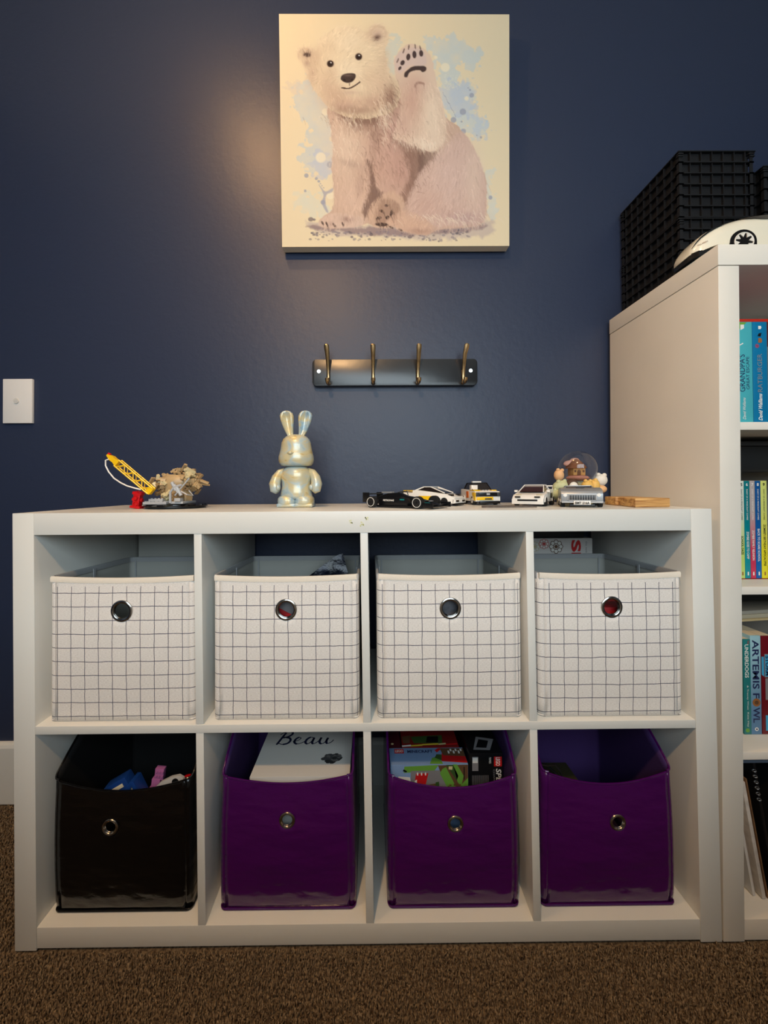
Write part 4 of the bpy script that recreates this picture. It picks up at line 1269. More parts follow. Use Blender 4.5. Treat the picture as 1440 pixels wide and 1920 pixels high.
for k, hx in enumerate((.6165, .7525, .8885, 1.0265)):
    sk = (-.004, -.001, .001, .010)[k]
    m_ = MB()
    zc = 1.262
    m_.tube([(hx, -.0125, 1.300), (hx, -.0160, 1.285), (hx, -.018, 1.270), (hx, -.0165, 1.262)], [.0028, .0032, .0028, .0024], 12, 1.7)
    m_.tube([(hx, -.0160, 1.268), (hx, -.0185, 1.286), (hx, -.023, 1.303), (hx, -.031, 1.322), (hx, -.040, 1.342), (hx + sk * .3, -.047, 1.358), (hx + sk * .4, -.050, 1.366), (hx + sk * .4, -.0505, 1.3685)], [.0028, .0024, .0024, .0028, .0034, .0040, .0038, .0020], 12, 1.9)
    m_.tube([(hx, -.0165, 1.268), (hx, -.026, 1.259), (hx, -.036, 1.258), (hx, -.043, 1.264), (hx, -.045, 1.270)], [.0050, .0050, .0054, .0068, .0062], 12, .9)
    m_.cyl((hx, -.0118, 1.262), (hx, -.0165, 1.262), .0062, .0050, 14)
    m_.build('hook', M_BRASS, t)
for sx_ in (x0 + .020, x1 - .021):
    m_ = MB(); m_.torus((sx_, -.0125, 1.2985), .0050, .0012, 'y', 20, 6); m_.cyl((sx_, -.0122, 1.2985), (sx_, -.0128, 1.2985), .0042, seg=16); m_.box(sx_ - .003, sx_ + .003, -.0133, -.0126, 1.298, 1.299); m_.build('screw', M_CHROME, t)
# ------------------------------------------------------------------ canvas print of a young polar bear
def paint_bear():
    W, Hh = 380, 390
    U0, U1, V0, V1 = 40.0, 1393.0, 48.0, 1413.0
    gu, gv = np.meshgrid(np.linspace(U0, U1, W), np.linspace(V0, V1, Hh))
    rng = np.random.default_rng(11)
    def L(c):
        return np.array(lin(c))
    bg_seen = L((228, 207, 166)); bg_alb = L((212, 200, 170))
    K = bg_alb / bg_seen
    def col(c):
        return np.clip(L(c) * K, 0, 1)
    def noise(sc, seed, octv=3):
        r = np.random.default_rng(seed); out = 0; amp = 1; tot = 0
        for o in range(octv):
            n = int(max(U1, V1) / sc * 2 ** o) + 3
            g = r.random((n, n))
            x = gu / sc * 2 ** o; y = gv / sc * 2 ** o
            xi = np.clip(x.astype(int), 0, n - 2); yi = np.clip(y.astype(int), 0, n - 2)
            fx = x - xi; fy = y - yi; fx = fx * fx * (3 - 2 * fx); fy = fy * fy * (3 - 2 * fy)
            v = g[yi, xi] * (1 - fx) * (1 - fy) + g[yi, xi + 1] * fx * (1 - fy) + g[yi + 1, xi] * (1 - fx) * fy + g[yi + 1, xi + 1] * fx * fy
            out = out + v * amp; tot += amp; amp *= .5
        return out / tot
    img = np.ones((Hh, W, 3)) * col((229, 208, 168))
    def spline(pts, n=6):
        out = []
        m = len(pts)
        for i in range(m):
            p0, p1, p2, p3 = [np.array(pts[(i + k) % m], float) for k in (-1, 0, 1, 2)]
            for j in range(n):
                t = j / n
                out.append(.5 * (2 * p1 + (p2 - p0) * t + (2 * p0 - 5 * p1 + 4 * p2 - p3) * t ** 2 + (3 * p1 - p0 - 3 * p2 + p3) * t ** 3))
        return np.array(out)
    def poly_mask(pts, soft=5.0, smooth=True, rough=0.0, seed=0):
        P = spline(pts) if smooth else np.array(pts, float)
        inside = np.zeros(gu.shape, bool); dist = np.full(gu.shape, 1e9)
        m = len(P)
        for i in range(m):
            x1, y1 = P[i]; x2, y2 = P[(i + 1) % m]
            c = ((y1 > gv) != (y2 > gv)) & (gu < (x2 - x1) * (gv - y1) / ((y2 - y1) + 1e-9) + x1)
            inside ^= c
            dx, dy = x2 - x1, y2 - y1; l2 = dx * dx + dy * dy + 1e-9
            t = np.clip(((gu - x1) * dx + (gv - y1) * dy) / l2, 0, 1)
            dist = np.minimum(dist, (gu - x1 - t * dx) ** 2 + (gv - y1 - t * dy) ** 2)
        sd = np.where(inside, 1, -1) * np.sqrt(dist)
        if rough: sd = sd + (noise(28, 50 + seed, 3) - .5) * rough
        return np.clip(sd / soft + .5, 0, 1)
    def over(m, c, a=1.0):
        nonlocal img
        k = (m * a)[..., None]
        img = img * (1 - k) + col(c) * k
    def blob(x, y, rx, ry, c, a=1.0, ang=0, p=1.0):
        ca, sa = math.cos(ang), math.sin(ang)
        X = (gu - x) * ca + (gv - y) * sa; Y_ = -(gu - x) * sa + (gv - y) * ca
        over(np.exp(-((X / rx) ** 2 + (Y_ / ry) ** 2) ** p), c, a)
    def disc(x, y, rx, ry, c, a=1.0, ang=0, soft=.25):
        ca, sa = math.cos(ang), math.sin(ang)
        X = (gu - x) * ca + (gv - y) * sa; Y_ = -(gu - x) * sa + (gv - y) * ca
        d = np.sqrt((X / rx) ** 2 + (Y_ / ry) ** 2)
        over(np.clip((1 - d) / soft + .5, 0, 1), c, a)
    # watercolour washes
    n1, n2 = noise(130, 1, 4), noise(60, 2, 4)
    def wash(pts, c, a, sd):
        over(poly_mask(pts, 10, True, 130, sd) * np.clip(.35 + n2 * 1.0, 0, 1), c, a)
    wash([(150, 470), (240, 420), (340, 560), (350, 700), (350, 960), (300, 990), (180, 940), (140, 880), (210, 800), (190, 690), (140, 620)], (186, 196, 194), .66, 1)
    wash([(190, 900), (300, 860), (340, 980), (260, 1000)], (178, 184, 198), .55, 2)
    wash([(120, 1110), (210, 1100), (330, 1190), (300, 1240), (180, 1220)], (206, 208, 190), .6, 3)
    wash([(900, 190), (1100, 190), (1220, 290), (1200, 360), (1080, 340), (1100, 420), (1180, 480), (1180, 600), (1260, 690), (1250, 760), (1180, 760), (1080, 680), (1020, 620), (980, 430), (940, 280)], (188, 200, 196), .7, 4)
    wash([(1000, 470), (1160, 450), (1180, 600), (1120, 640), (1020, 600)], (176, 186, 198), .6, 5)
    wash([(1200, 640), (1270, 700), (1240, 760), (1170, 740)], (178, 192, 202), .55, 6)
    wash([(660, 200), (760, 190), (720, 270), (740, 400), (690, 400), (660, 330)], (194, 202, 190), .6, 7)
    wash([(1240, 950), (1310, 960), (1290, 1020), (1310, 1220), (1270, 1250), (1240, 1100)], (200, 206, 196), .6, 8)
    wash([(90, 440), (170, 440), (190, 490), (110, 490)], (214, 196, 172), .55, 9)
    for x, y, r in ((275, 886, 30), (305, 618, 20), (1015, 358, 26), (1140, 540, 13), (330, 1110, 22), (960, 300, 10)): disc(x, y, r, r, (236, 220, 184), .85)
    for x, y, r in ((189, 992, 13), (248, 1010, 9), (262, 1026, 8), (181, 1082, 8), (330, 928, 19), (1170, 521, 14), (1118, 618, 19), (1062, 666, 17), (1120, 733, 16), (1225, 769, 7), (1200, 757, 4), (1110, 676, 6), (1160, 490, 6), (1150, 478, 4), (285, 1150, 14), (272, 1040, 4), (280, 1052, 4), (290, 1064, 4), (1280, 1125, 12)): disc(x, y, r, r, (150, 152, 162), .8)
    over(poly_mask([(262, 1045), (300, 1085), (345, 1068), (340, 1090), (308, 1105), (300, 1150), (318, 1205), (305, 1210), (280, 1160), (288, 1100)], 6, True, 8), (158, 156, 164), .8)
    for k in range(22):
        x = 1000 + k * 3.6; y = 505 + k * 6.6 + 4 * math.sin(k); disc(x, y, 2.6, 3.2, (150, 150, 158), .8)
    for k in range(60):
        x, y = rng.uniform(1010, 1110), rng.uniform(400, 490); disc(x, y, rng.uniform(2, 5), rng.uniform(2, 4), (222, 216, 190), .5)
    # ground
    over(poly_mask([(180, 1255), (330, 1280), (700, 1290), (1240, 1270), (1290, 1290), (1270, 1350), (900, 1375), (620, 1350), (350, 1345), (230, 1310)], 22, True, 40, 10), (190, 170, 156), .75)
    over(poly_mask([(190, 1290), (700, 1300), (1220, 1280), (1180, 1325), (760, 1350), (420, 1330)], 16, True, 30, 11), (138, 114, 112), .8)
    for k in range(150):
        x = rng.uniform(200, 1160); y = 1325 + rng.random() ** 1.5 * 55 + (abs(x - 600) > 480) * -20
        r = rng.uniform(3, 11); disc(x, y, r, r * .7, (132, 120, 124) if k % 3 else (92, 84, 92), .6)
    for x, y, r in ((212, 1250, 16), (232, 1252, 9), (455, 1356, 9), (570, 1342, 12), (938, 1376, 6), (972, 1384, 6), (800, 1356, 14)): disc(x, y, r, r * .8, (110, 96, 98), .8)
    bg = img.copy()
    # the animal: silhouette
    torso = [(330, 560), (335, 700), (345, 820), (338, 950), (352, 1080), (345, 1180), (290, 1230), (258, 1262), (275, 1292), (340, 1303), (430, 1302), (510, 1290), (560, 1278), (640, 1300), (720, 1302), (790, 1332), (900, 1346), (960, 1318), (1080, 1308), (1190, 1296), (1238, 1270), (1256, 1180), (1254, 1040), (1222, 920), (1168, 800), (1095, 710), (1018, 650), (930, 560), (760, 470), (560, 470)]
    head = [(165, 240), (139, 262), (146, 312), (178, 352), (205, 418), (240, 488), (285, 548), (350, 610), (440, 650), (540, 660), (640, 640), (715, 600), (748, 520), (735, 455), (700, 408), (670, 368), (668, 300), (660, 252), (682, 205), (680, 162), (655, 118), (618, 104), (575, 116), (550, 150), (500, 128), (420, 122), (335, 150), (275, 202), (258, 262), (215, 234)]
    arm = [(712, 335), (722, 300), (740, 266), (768, 236), (800, 223), (842, 224), (885, 246), (925, 290), (945, 350), (962, 450), (998, 560), (1018, 660), (1014, 760), (988, 815), (940, 850), (880, 843), (820, 812), (760, 790), (702, 768), (722, 690), (748, 590), (745, 490), (722, 410)]
    thigh = [(1000, 830), (1060, 760), (1120, 740), (1190, 850), (1236, 960), (1256, 1080), (1250, 1200), (1236, 1270), (1150, 1290), (1040, 1290), (940, 1300), (830, 1260), (780, 1160), (820, 1060), (870, 960), (930, 890)]
    mt, mh, ma, mth = poly_mask(torso, 6, True, 16, 20), poly_mask(head, 6, True, 12, 21), poly_mask(arm, 6, True, 14, 22), poly_mask(thigh, 14, True, 20, 23)
    over(mt, (206, 176, 150))
    # torso modelling drawn in the print
    blob(430, 820, 110, 200, (226, 200, 172), .8)
    blob(650, 900, 110, 260, (204, 168, 146), .7)
    blob(760, 960, 80, 150, (196, 158, 138), .7)
    blob(720, 700, 60, 150, (192, 156, 138), .6)
    blob(470, 1120, 90, 120, (222, 192, 166), .7)
    over(poly_mask([(350, 560), (430, 600), (560, 640), (640, 600), (600, 680), (520, 690), (440, 670), (370, 620)], 22, True, 30, 24), (142, 110, 92), .9)
    blob(600, 760, 28, 130, (172, 140, 120), .5, .1); blob(520, 700, 90, 40, (176, 146, 124), .6); blob(450, 920, 80, 20, (178, 150, 130), .5, .3); blob(500, 1040, 26, 80, (182, 152, 130), .5)
    over(poly_mask([(690, 760), (770, 790), (840, 820), (880, 850), (870, 960), (820, 1060), (770, 1160), (740, 1120), (800, 980), (760, 850)], 22, True, 30, 25), (150, 118, 100), .8)
    over(poly_mask([(860, 840), (940, 856), (1000, 830), (930, 900), (870, 985), (850, 930)], 14, True, 20, 26), (128, 100, 84), .85)
    over(poly_mask([(545, 900), (580, 930), (600, 1060), (640, 1100), (560, 1180), (540, 1240), (520, 1200), (560, 1080), (570, 1000)], 14, True, 24, 27), (140, 112, 96), .85)
    over(mth, (210, 180, 158)); blob(1040, 980, 130, 160, (216, 188, 168), .6); blob(1180, 1000, 50, 200, (224, 198, 172), .6); blob(1120, 1240, 120, 36, (190, 160, 148), .6); blob(900, 1180, 90, 90, (204, 170, 148), .5)
    # feet
    over(poly_mask([(550, 1200), (600, 1130), (680, 1085), (740, 1105), (770, 1160), (740, 1230), (690, 1290), (600, 1300), (560, 1270)], 10, True, 12, 28), (208, 176, 148))
    over(poly_mask([(600, 1190), (650, 1130), (710, 1140), (740, 1180), (710, 1240), (660, 1280), (600, 1270)], 18, True, 14, 29), (178, 146, 122), .85)
    for x, y, rx, ry, a_ in ((662, 1170, 13, 8, 0), (634, 1203, 14, 9, .4), (692, 1212, 8, 22, .3), (616, 1244, 18, 9, -.3), (668, 1242, 12, 12, 0), (632, 1282, 40, 11, .05)): disc(x, y, rx, ry, (78, 58, 52), .9, a_)
    over(poly_mask([(660, 1262), (760, 1200), (860, 1230), (930, 1280), (940, 1320), (880, 1345), (760, 1325), (700, 1290)], 12, True, 12, 30), (212, 178, 150), .95)
    blob(860, 1322, 70, 18, (176, 142, 122), .6)
    over(poly_mask([(265, 1262), (330, 1215), (430, 1220), (510, 1240), (520, 1282), (440, 1300), (340, 1302), (270, 1290)], 12, True, 12, 31), (216, 188, 164), .9)
    blob(430, 1250, 40, 16, (160, 128, 112), .7)
    blob(330, 1275, 18, 16, (172, 142, 124), .6)
    for x, y, a_ in ((281, 1272, .5), (307, 1278, .4), (350, 1284, .5), (402, 1280, .3)): disc(x, y, 6, 14, (84, 66, 60), .85, -a_)
    for x, y in ((745, 1315), (690, 1300)): disc(x, y, 14, 6, (92, 70, 62), .8, .5)
    # raised arm
    over(ma, (222, 196, 168))
    blob(820, 560, 80, 140, (204, 168, 144), .8); blob(850, 460, 60, 50, (206, 172, 150), .6); blob(760, 700, 50, 90, (206, 172, 150), .6); blob(930, 640, 60, 160, (232, 210, 180), .7)
    blob(870, 790, 110, 30, (230, 206, 178), .6)
    over(poly_mask([(720, 300), (760, 262), (800, 246), (850, 246), (890, 270), (905, 330), (880, 350), (800, 350), (750, 395), (722, 360)], 14, True, 10, 32), (214, 190, 172), .8)
    for x, y, rx, ry, a_ in ((747, 363, 8, 13, .6), (763, 331, 12, 16, .5), (797, 297, 12, 20, .1), (833, 283, 12, 22, -.05), (873, 276, 12, 19, -.1)): disc(x, y, rx, ry, (84, 64, 60), .95, a_)
    for x, y, a_ in ((735, 318, .4), (770, 262, .3), (800, 240, .1), (838, 236, -.15), (868, 244, -.3)): disc(x, y, 4.5, 16, (120, 98, 88), .8, a_)
    over(poly_mask([(772, 412), (780, 385), (812, 358), (850, 350), (896, 352), (902, 372), (880, 386), (862, 374), (830, 376), (800, 392), (790, 415)], 5, True, 6, 33), (78, 60, 56), .95)
    over(poly_mask([(828, 470), (848, 442), (890, 448), (892, 458), (855, 455), (836, 474)], 6, True, 5, 34), (168, 134, 114), .7)
    # head
    over(mh, (227, 205, 170))
    blob(420, 200, 120, 70, (232, 212, 178), .8); blob(330, 470, 70, 90, (204, 174, 146), .7); blob(620, 470, 70, 110, (216, 188, 158), .7); blob(690, 530, 44, 84, (168, 134, 112), .85); blob(400, 590, 60, 34, (168, 136, 116), .7)
    blob(230, 400, 30, 70, (190, 158, 134), .5); blob(450, 560, 150, 40, (208, 176, 150), .7); blob(440, 380, 90, 80, (232, 213, 180), .8)
    blob(500, 610, 110, 30, (172, 140, 118), .75)
    blob(255, 300, 34, 60, (206, 178, 148), .6); blob(655, 330, 34, 90, (208, 182, 152), .6); blob(575, 170, 40, 40, (208, 182, 152), .5); blob(330, 240, 40, 40, (214, 190, 158), .5)
    blob(560, 420, 60, 50, (214, 188, 156), .6); blob(340, 400, 34, 46, (212, 186, 154), .6); blob(380, 520, 60, 46, (200, 170, 142), .6); blob(590, 560, 70, 50, (196, 162, 136), .65)
    blob(200, 285, 34, 26, (176, 146, 126), .75); disc(202, 286, 22, 12, (84, 64, 58), .85, .1, .6)
    blob(618, 170, 40, 46, (206, 178, 154), .8); blob(612, 186, 24, 16, (110, 84, 72), .9, -.5)
    blob(200, 335, 20, 20, (170, 138, 120), .6)
    for ex, ey, er in ((190, 288, 38), (622, 162, 44)):
        for k in range(40):
            a_ = k * .157; disc(ex + er * math.cos(a_), ey + er * math.sin(a_), 8, 8, (206, 178, 148), .22) if (math.sin(a_) < .55) else None
    # fur: short brush strokes that take the colour under them
    allm = np.clip(mt + mh + ma, 0, 1)
    src = img.copy()
    su, sv = (U1 - U0) / (W - 1), (V1 - V0) / (Hh - 1)
    def stroke(x, y, ang, ln, wd, c, al):
        nonlocal img
        x2, y2 = x + ln * math.cos(ang), y + ln * math.sin(ang)
        i0 = int((min(x, x2) - 8 - U0) / su); i1 = int((max(x, x2) + 8 - U0) / su) + 2
        j0 = int((min(y, y2) - 8 - V0) / sv); j1 = int((max(y, y2) + 8 - V0) / sv) + 2
        i0, j0 = max(0, i0), max(0, j0); i1, j1 = min(W, i1), min(Hh, j1)
        if i1 <= i0 or j1 <= j0: return
        X = gu[j0:j1, i0:i1] - x; Y_ = gv[j0:j1, i0:i1] - y
        ca, sa = math.cos(ang), math.sin(ang)
        t = (X * ca + Y_ * sa) / ln; d = np.abs(-X * sa + Y_ * ca + 3 * np.sin(np.clip(t, 0, 1) * 3))
        w = wd * (1 - np.clip(t, 0, 1) * .8)
        m = np.clip((w - d) / 2.5 + .5, 0, 1) * ((t > 0) & (t < 1)) * al
        img[j0:j1, i0:i1] = img[j0:j1, i0:i1] * (1 - m[..., None]) + c * m[..., None]
    cnt = 0
    while cnt < 5200:
        x, y = rng.uniform(140, 1260), rng.uniform(110, 1330)
        i, j = int((x - U0) / su), int((y - V0) / sv)
        if allm[j, i] < .6: continue
        cnt += 1
        if mh[j, i] > .5 and y < 640:
            ang = math.atan2(y - 400, x - 440) * .75 + .25 * math.pi / 2 + rng.normal(0, .25)
            if y > 450: ang = math.pi / 2 + (x - 450) * -.0012 + rng.normal(0, .25)
            ln = rng.uniform(18, 40)
        elif ma[j, i] > .5:
            if y < 440: continue
            ang = math.pi / 2 + (860 - x) * .0022 + rng.normal(0, .2); ln = rng.uniform(25, 55)
        elif mth[j, i] > .5:
            ang = math.pi / 2 + .3 + (1050 - x) * .0022 + rng.normal(0, .2); ln = rng.uniform(30, 65)
        else:
            ang = math.pi / 2 + (560 - x) * .0004 + rng.normal(0, .22); ln = rng.uniform(30, 65)
            if y > 1240: ln *= .5
        g = rng.normal(1.0, .085)
        c = np.clip(src[j, i] * np.array([g, g ** 1.1, g ** 1.2]), 0, 1)
        stroke(x, y, ang, ln, rng.uniform(2.0, 4.2), c, .55)
    for k in range(420):   # darker locks where the coat parts
        zone = rng.integers(0, 5)
        cx_, cy_, sx_, sy_, ang = [(480, 655, 100, 16, 1.3), (800, 900, 60, 90, 1.2), (565, 1010, 20, 90, 1.5), (690, 560, 30, 60, 1.2), (630, 760, 40, 120, 1.3)][zone]
        x, y = rng.normal(cx_, sx_), rng.normal(cy_, sy_)
        stroke(x, y, ang + rng.normal(0, .3), rng.uniform(25, 60), 2.6, col((150, 120, 102)), .38)
    for k in range(300):   # bright tips on the ruff, elbow and thigh hem
        zone = rng.integers(0, 4)
        cx_, cy_, sx_, sy_, ang = [(880, 790, 70, 20, 1.5), (1060, 1240, 110, 18, 1.0), (420, 720, 60, 100, 1.4), (650, 640, 30, 60, 1.3)][zone]
        x, y = rng.normal(cx_, sx_), rng.normal(cy_, sy_)
        stroke(x, y, ang + rng.normal(0, .25), rng.uniform(25, 55), 2.8, col((232, 212, 184)), .45)
    bgc = col((229, 208, 168))
    kk = allm[..., None]
    img = img * (1 - kk) + np.clip(bgc * (np.clip(img, .001, 1) / bgc) ** 1.3, 0, 1) * kk
    img = img * (1 - kk * np.array([0, .012, .055]))
    # face on top of the fur
    for x, y, r in ((338, 337, 20), (505, 296, 20)):
        disc(x, y, r * 1.25, r * 1.15, (186, 158, 132), .5); disc(x, y, r, r, (58, 38, 32), 1, 0, .2); disc(x, y, r * .55, r * .55, (30, 20, 18), .9); disc(x + 3, y - 7, 4.5, 4, (225, 215, 205), .9)
    over(poly_mask([(397, 424), (408, 402), (440, 392), (478, 394), (487, 408), (480, 428), (462, 444), (436, 449), (410, 440)], 4, True, 3, 40), (66, 50, 44), 1)
    blob(440, 405, 26, 7, (112, 92, 82), .7); disc(420, 432, 9, 6, (34, 24, 22), .8, .4); disc(465, 430, 9, 6, (34, 24, 22), .8, -.4)
    disc(450, 456, 4, 12, (110, 84, 74), .7)
    for k in range(30):
        t_ = k / 29; x = 405 + 105 * t_; y = 478 + 4 * math.sin(t_ * 3) - 34 * max(0, t_ - .35) ** 1.3 / .57; disc(x, y, 5.0, 4.2, (70, 46, 40), .9)
    blob(455, 505, 50, 12, (200, 170, 146), .7)
    return W, Hh, np.clip(img, 0, 1)

PW, PH, IMG = paint_bear()
TL, TR, BR_, BL = at(523, 26, -.052), at(955, 27, -.052), at(955, 461, -.030), at(529, 463, -.030)
cv = thing('canvas_print', 'square canvas print of a waving polar bear cub hung high on the navy wall', 'picture', ((BL.x + BR_.x) / 2, 0.0, BL.z))
org_ = Vector(cv.location)
gi, gj = np.meshgrid(np.linspace(0, 1, PW), np.linspace(0, 1, PH))
c4 = [np.array(p - org_) for p in (TL, TR, BR_, BL)]
co = (c4[0][None, None] * ((1 - gi) * (1 - gj))[..., None] + c4[1] * (gi * (1 - gj))[..., None] + c4[2] * (gi * gj)[..., None] + c4[3] * ((1 - gi) * gj)[..., None])
idx = np.arange(PW * PH).reshape(PH, PW)
q_ = np.stack([idx[:-1, :-1], idx[1:, :-1], idx[1:, 1:], idx[:-1, 1:]], -1).reshape(-1, 4)
me = bpy.data.meshes.new('printed_face')
me.vertices.add(PW * PH); me.vertices.foreach_set('co', co.reshape(-1))
me.loops.add(q_.size); me.loops.foreach_set('vertex_index', q_.ravel())
me.polygons.add(len(q_)); me.polygons.foreach_set('loop_start', np.arange(len(q_)) * 4)
me.update()
ca = me.color_attributes.new('print', 'FLOAT_COLOR', 'POINT')
ca.data.foreach_set('color', np.concatenate([IMG, np.ones((PH, PW, 1))], -1).reshape(-1))
mp_ = mat('printed_canvas', (235, 230, 215), .75, spec=.25)
an = mp_.node_tree.nodes.new('ShaderNodeAttribute'); an.attribute_name = 'print'
mp_.node_tree.links.new(an.outputs['Color'], mp_.node_tree.nodes['Principled BSDF'].inputs['Base Color'])
me.materials.append(mp_)
pf = bpy.data.objects.new('printed_face', me); C.objects.link(pf); pf.parent = cv
# wrapped stretcher
m_ = MB()
nb = (TL - BL).normalized(); nx_ = Vector((1, 0, 0)); nn_ = nx_.cross(nb).normalized()   # towards the camera
if nn_.y > 0: nn_ = -nn_
th = .030
f4 = [p - nn_ * .0004 for p in (TL, TR, BR_, BL)]
b4 = [p - nn_ * th for p in (TL, TR, BR_, BL)]
m_.rings([f4, b4]); 
es_ = list(m_.bm.edges)
m_.build('canvas_wrap', mat('canvas_side', (216, 208, 192), .8, bump=.2, bscale=400), cv)
# ------------------------------------------------------------------ toys along the top
ZH = H + .0004
M_TAN = mat('tan_bricks', (178, 152, 112), .35)
M_TAN2 = mat('dark_tan_bricks', (140, 116, 82), .35)
M_GRB = mat('light_grey_bricks', (168, 170, 172), .3)
M_DGB = mat('dark_grey_bricks', (52, 53, 56), .35)
M_YB = mat('yellow_bricks', (236, 190, 20), .3)
M_RB = mat('red_bricks', (196, 18, 24), .28)
M_BKB = mat('black_bricks', (16, 16, 18), .28)
M_WB = mat('white_bricks', (232, 230, 224), .25)
M_CRB = mat('cream_bricks', (206, 192, 150), .35)
def studs(m_, x0, x1, y0, y1, z, p=.008, r=.0024, h=.0017):
    nx = max(1, int((x1 - x0) / p)); ny = max(1, int((y1 - y0) / p))
    for i in range(nx):
        for j in range(ny):
            c = (x0 + (x1 - x0) * (i + .5) / nx, y0 + (y1 - y0) * (j + .5) / ny)
            m_.cyl((c[0], c[1], z), (c[0], c[1], z + h), r, seg=8)

# broken-down brick display on a round black stand
t = thing('brick_built_ruin', 'toy brick ruin of tan rubble and grey plates on a round black stand', 'toy', (.248, -.205, ZH))
cx_, cy_ = .248, -.205
m_ = MB()
m_.lathe([(.062, 0), (.074, .003), (.074, .006), (.060, .011), (.040, .013)], (cx_, cy_, ZH), 16)
for k in range(12):
    a = k * PI / 6; m_.box(-.010, .010, -.012, .006, .003, .010, .001, Matrix.Translation((cx_ + .060 * math.cos(a), cy_ + .060 * math.sin(a), ZH)) @ Matrix.Rotation(a, 4, 'Z'))
m_.build('round_stand', M_BKB, t)
m_ = MB()
m_.box(.196, .252, -.262, -.170, ZH + .011, ZH + .017, .0006); studs(m_, .196, .252, -.262, -.170, ZH + .017)
m_.box(.206, .240, -.255, -.240, ZH + .017, ZH + .024, .0006); studs(m_, .206, .240, -.255, -.240, ZH + .024)
m_.box(.262, .292, -.262, -.190, ZH + .012, ZH + .018, .0006); m_.box(.274, .288, -.268, -.250, ZH + .018, ZH + .026, .001)
m_.tube([(.262, -.262, ZH + .014), (.262, -.262, ZH + .040), (.272, -.264, ZH + .052), (.290, -.262, ZH + .058)], .003, 8)
for k in range(3): m_.cyl((.266 + .006 * k, -.262, ZH + .064 - .006 * k), (.276 + .006 * k, -.262, ZH + .044 - .006 * k), .0042, seg=10)
m_.tube([(.272, -.26, ZH + .032), (.290, -.26, ZH + .054), (.306, -.258, ZH + .074)], .0018, 8)
m_.tube([(.280, -.26, ZH + .046), (.300, -.258, ZH + .034), (.314, -.256, ZH + .032), (.304, -.256, ZH + .044)], .0018, 8)
m_.build('grey_plates', M_GRB, t)
m_ = MB()
rr_ = random.Random(21)
m_.lathe([(.034, .012), (.036, .026), (.034, .050), (.040, .064), (.036, .076), (.024, .084)], (.252, cy_ - .004, ZH), 10, 1.1, .8)
m_.build('tan_mound', M_TAN, t)
m_ = MB()
for k in range(6):
    for j in range(3):
        m_.cyl((.232 + .009 * k, cy_ - .032, ZH + .020 + .007 * j), (.232 + .009 * k, cy_ - .027, ZH + .020 + .007 * j), .0044, seg=10)
m_.build('scalloped_tiles', M_TAN2, t)
def rubble(name, M_, spots):
    m_ = MB()
    for (x, y, z, s, n) in spots:
        for k in range(n):
            p = (x + rr_.gauss(0, s), y + rr_.gauss(0, s * .8), z + rr_.gauss(0, s * .7))
            a, b, c = rr_.choice([(.008, .004, .003), (.006, .006, .004), (.010, .005, .002), (.004, .004, .005), (.012, .004, .004)])
            Mx = Matrix.Translation(p) @ Euler((rr_.uniform(-.5, .5), rr_.uniform(-.9, .9), rr_.uniform(0, 3))).to_matrix().to_4x4()
            m_.box(-a, a, -b, b, -c, c, .0006, Mx, 1)
            if k % 2: m_.cyl(Mx @ Vector((0, 0, c)), Mx @ Vector((0, 0, c + .0017)), .0024, seg=8)
            if k % 3 == 0: m_.cyl(Mx @ Vector((-a, 0, 0)), Mx @ Vector((a + .004, 0, 0)), .0024, seg=8)
    return m_.build(name, M_, t)
rubble('tan_rubble', M_TAN, [(.292, -.225, ZH + .074, .009, 26), (.306, -.222, ZH + .060, .008, 20), (.222, -.225, ZH + .060, .010, 16), (.255, -.20, ZH + .088, .014, 18)])
rubble('dark_rubble', M_TAN2, [(.228, -.230, ZH + .048, .008, 12), (.302, -.225, ZH + .058, .010, 14), (.306, -.22, ZH + .072, .007, 8)])
rubble('cream_rubble', M_CRB, [(.292, -.232, ZH + .082, .009, 9), (.222, -.236, ZH + .066, .009, 8), (.244, -.244, ZH + .030, .006, 5)])
rubble('dark_bricks', M_BKB, [(.232, -.222, ZH + .052, .006, 6), (.262, -.212, ZH + .086, .006, 4)])

t = thing('toy_crane_jib', 'yellow toy crane jib with lattice sides leaning down to the black stand', 'toy', (.215, -.262, ZH + .014))
A_ = at(203, 853, -.262); B_ = at(284, 921, -.262)
dv = (B_ - A_); L_ = dv.length; dx = dv.normalized(); up_ = Vector((0, -1, 0)).cross(dx); up_ = up_ if up_.z > 0 else -up_
m_ = MB()
def P3(s_, h_, w_): return A_ + dx * s_ + up_ * h_ + Vector((0, w_, 0))
for w_ in (-.006, .006):
    for h_ in (-.0085, .0085):
        m_.tube([P3(L_ * .22, h_, w_), P3(L_, h_, w_)], .0017, 6)
    n = 7
    for k in range(n):
        s0, s1 = L_ * (.26 + .70 * k / n), L_ * (.26 + .70 * (k + 1) / n)
        h0 = .0085 if k % 2 else -.0085
        m_.tube([P3(s0, h0, w_), P3(s1, -h0, w_)], .0013, 6)
for k in range(7): m_.tube([P3(L_ * (.28 + .1 * k), .0085, -.006), P3(L_ * (.28 + .1 * k), .0085, .006)], .0012, 6)
m_.rings([[P3(s_, a * h_, b) for a, b in ((1, -.006), (1, .006), (-1, .006), (-1, -.006))] for s_, h_ in ((0, .002), (.012, .006), (.022, .0055), (L_ * .24, .0088))])
m_.rings([[P3(s_, a * .0085, b) for a, b in ((1, -.006), (1, .006), (-1, .006), (-1, -.006))] for s_ in (L_ * .93, L_ * 1.02)])
m_.build('lattice_arm', M_YB, t)
m_ = MB(); m_.cyl(P3(-.002, .002, 0), P3(.004, .004, 0), .003, seg=10); m_.build('red_tip', M_RB, t)
m_ = MB()
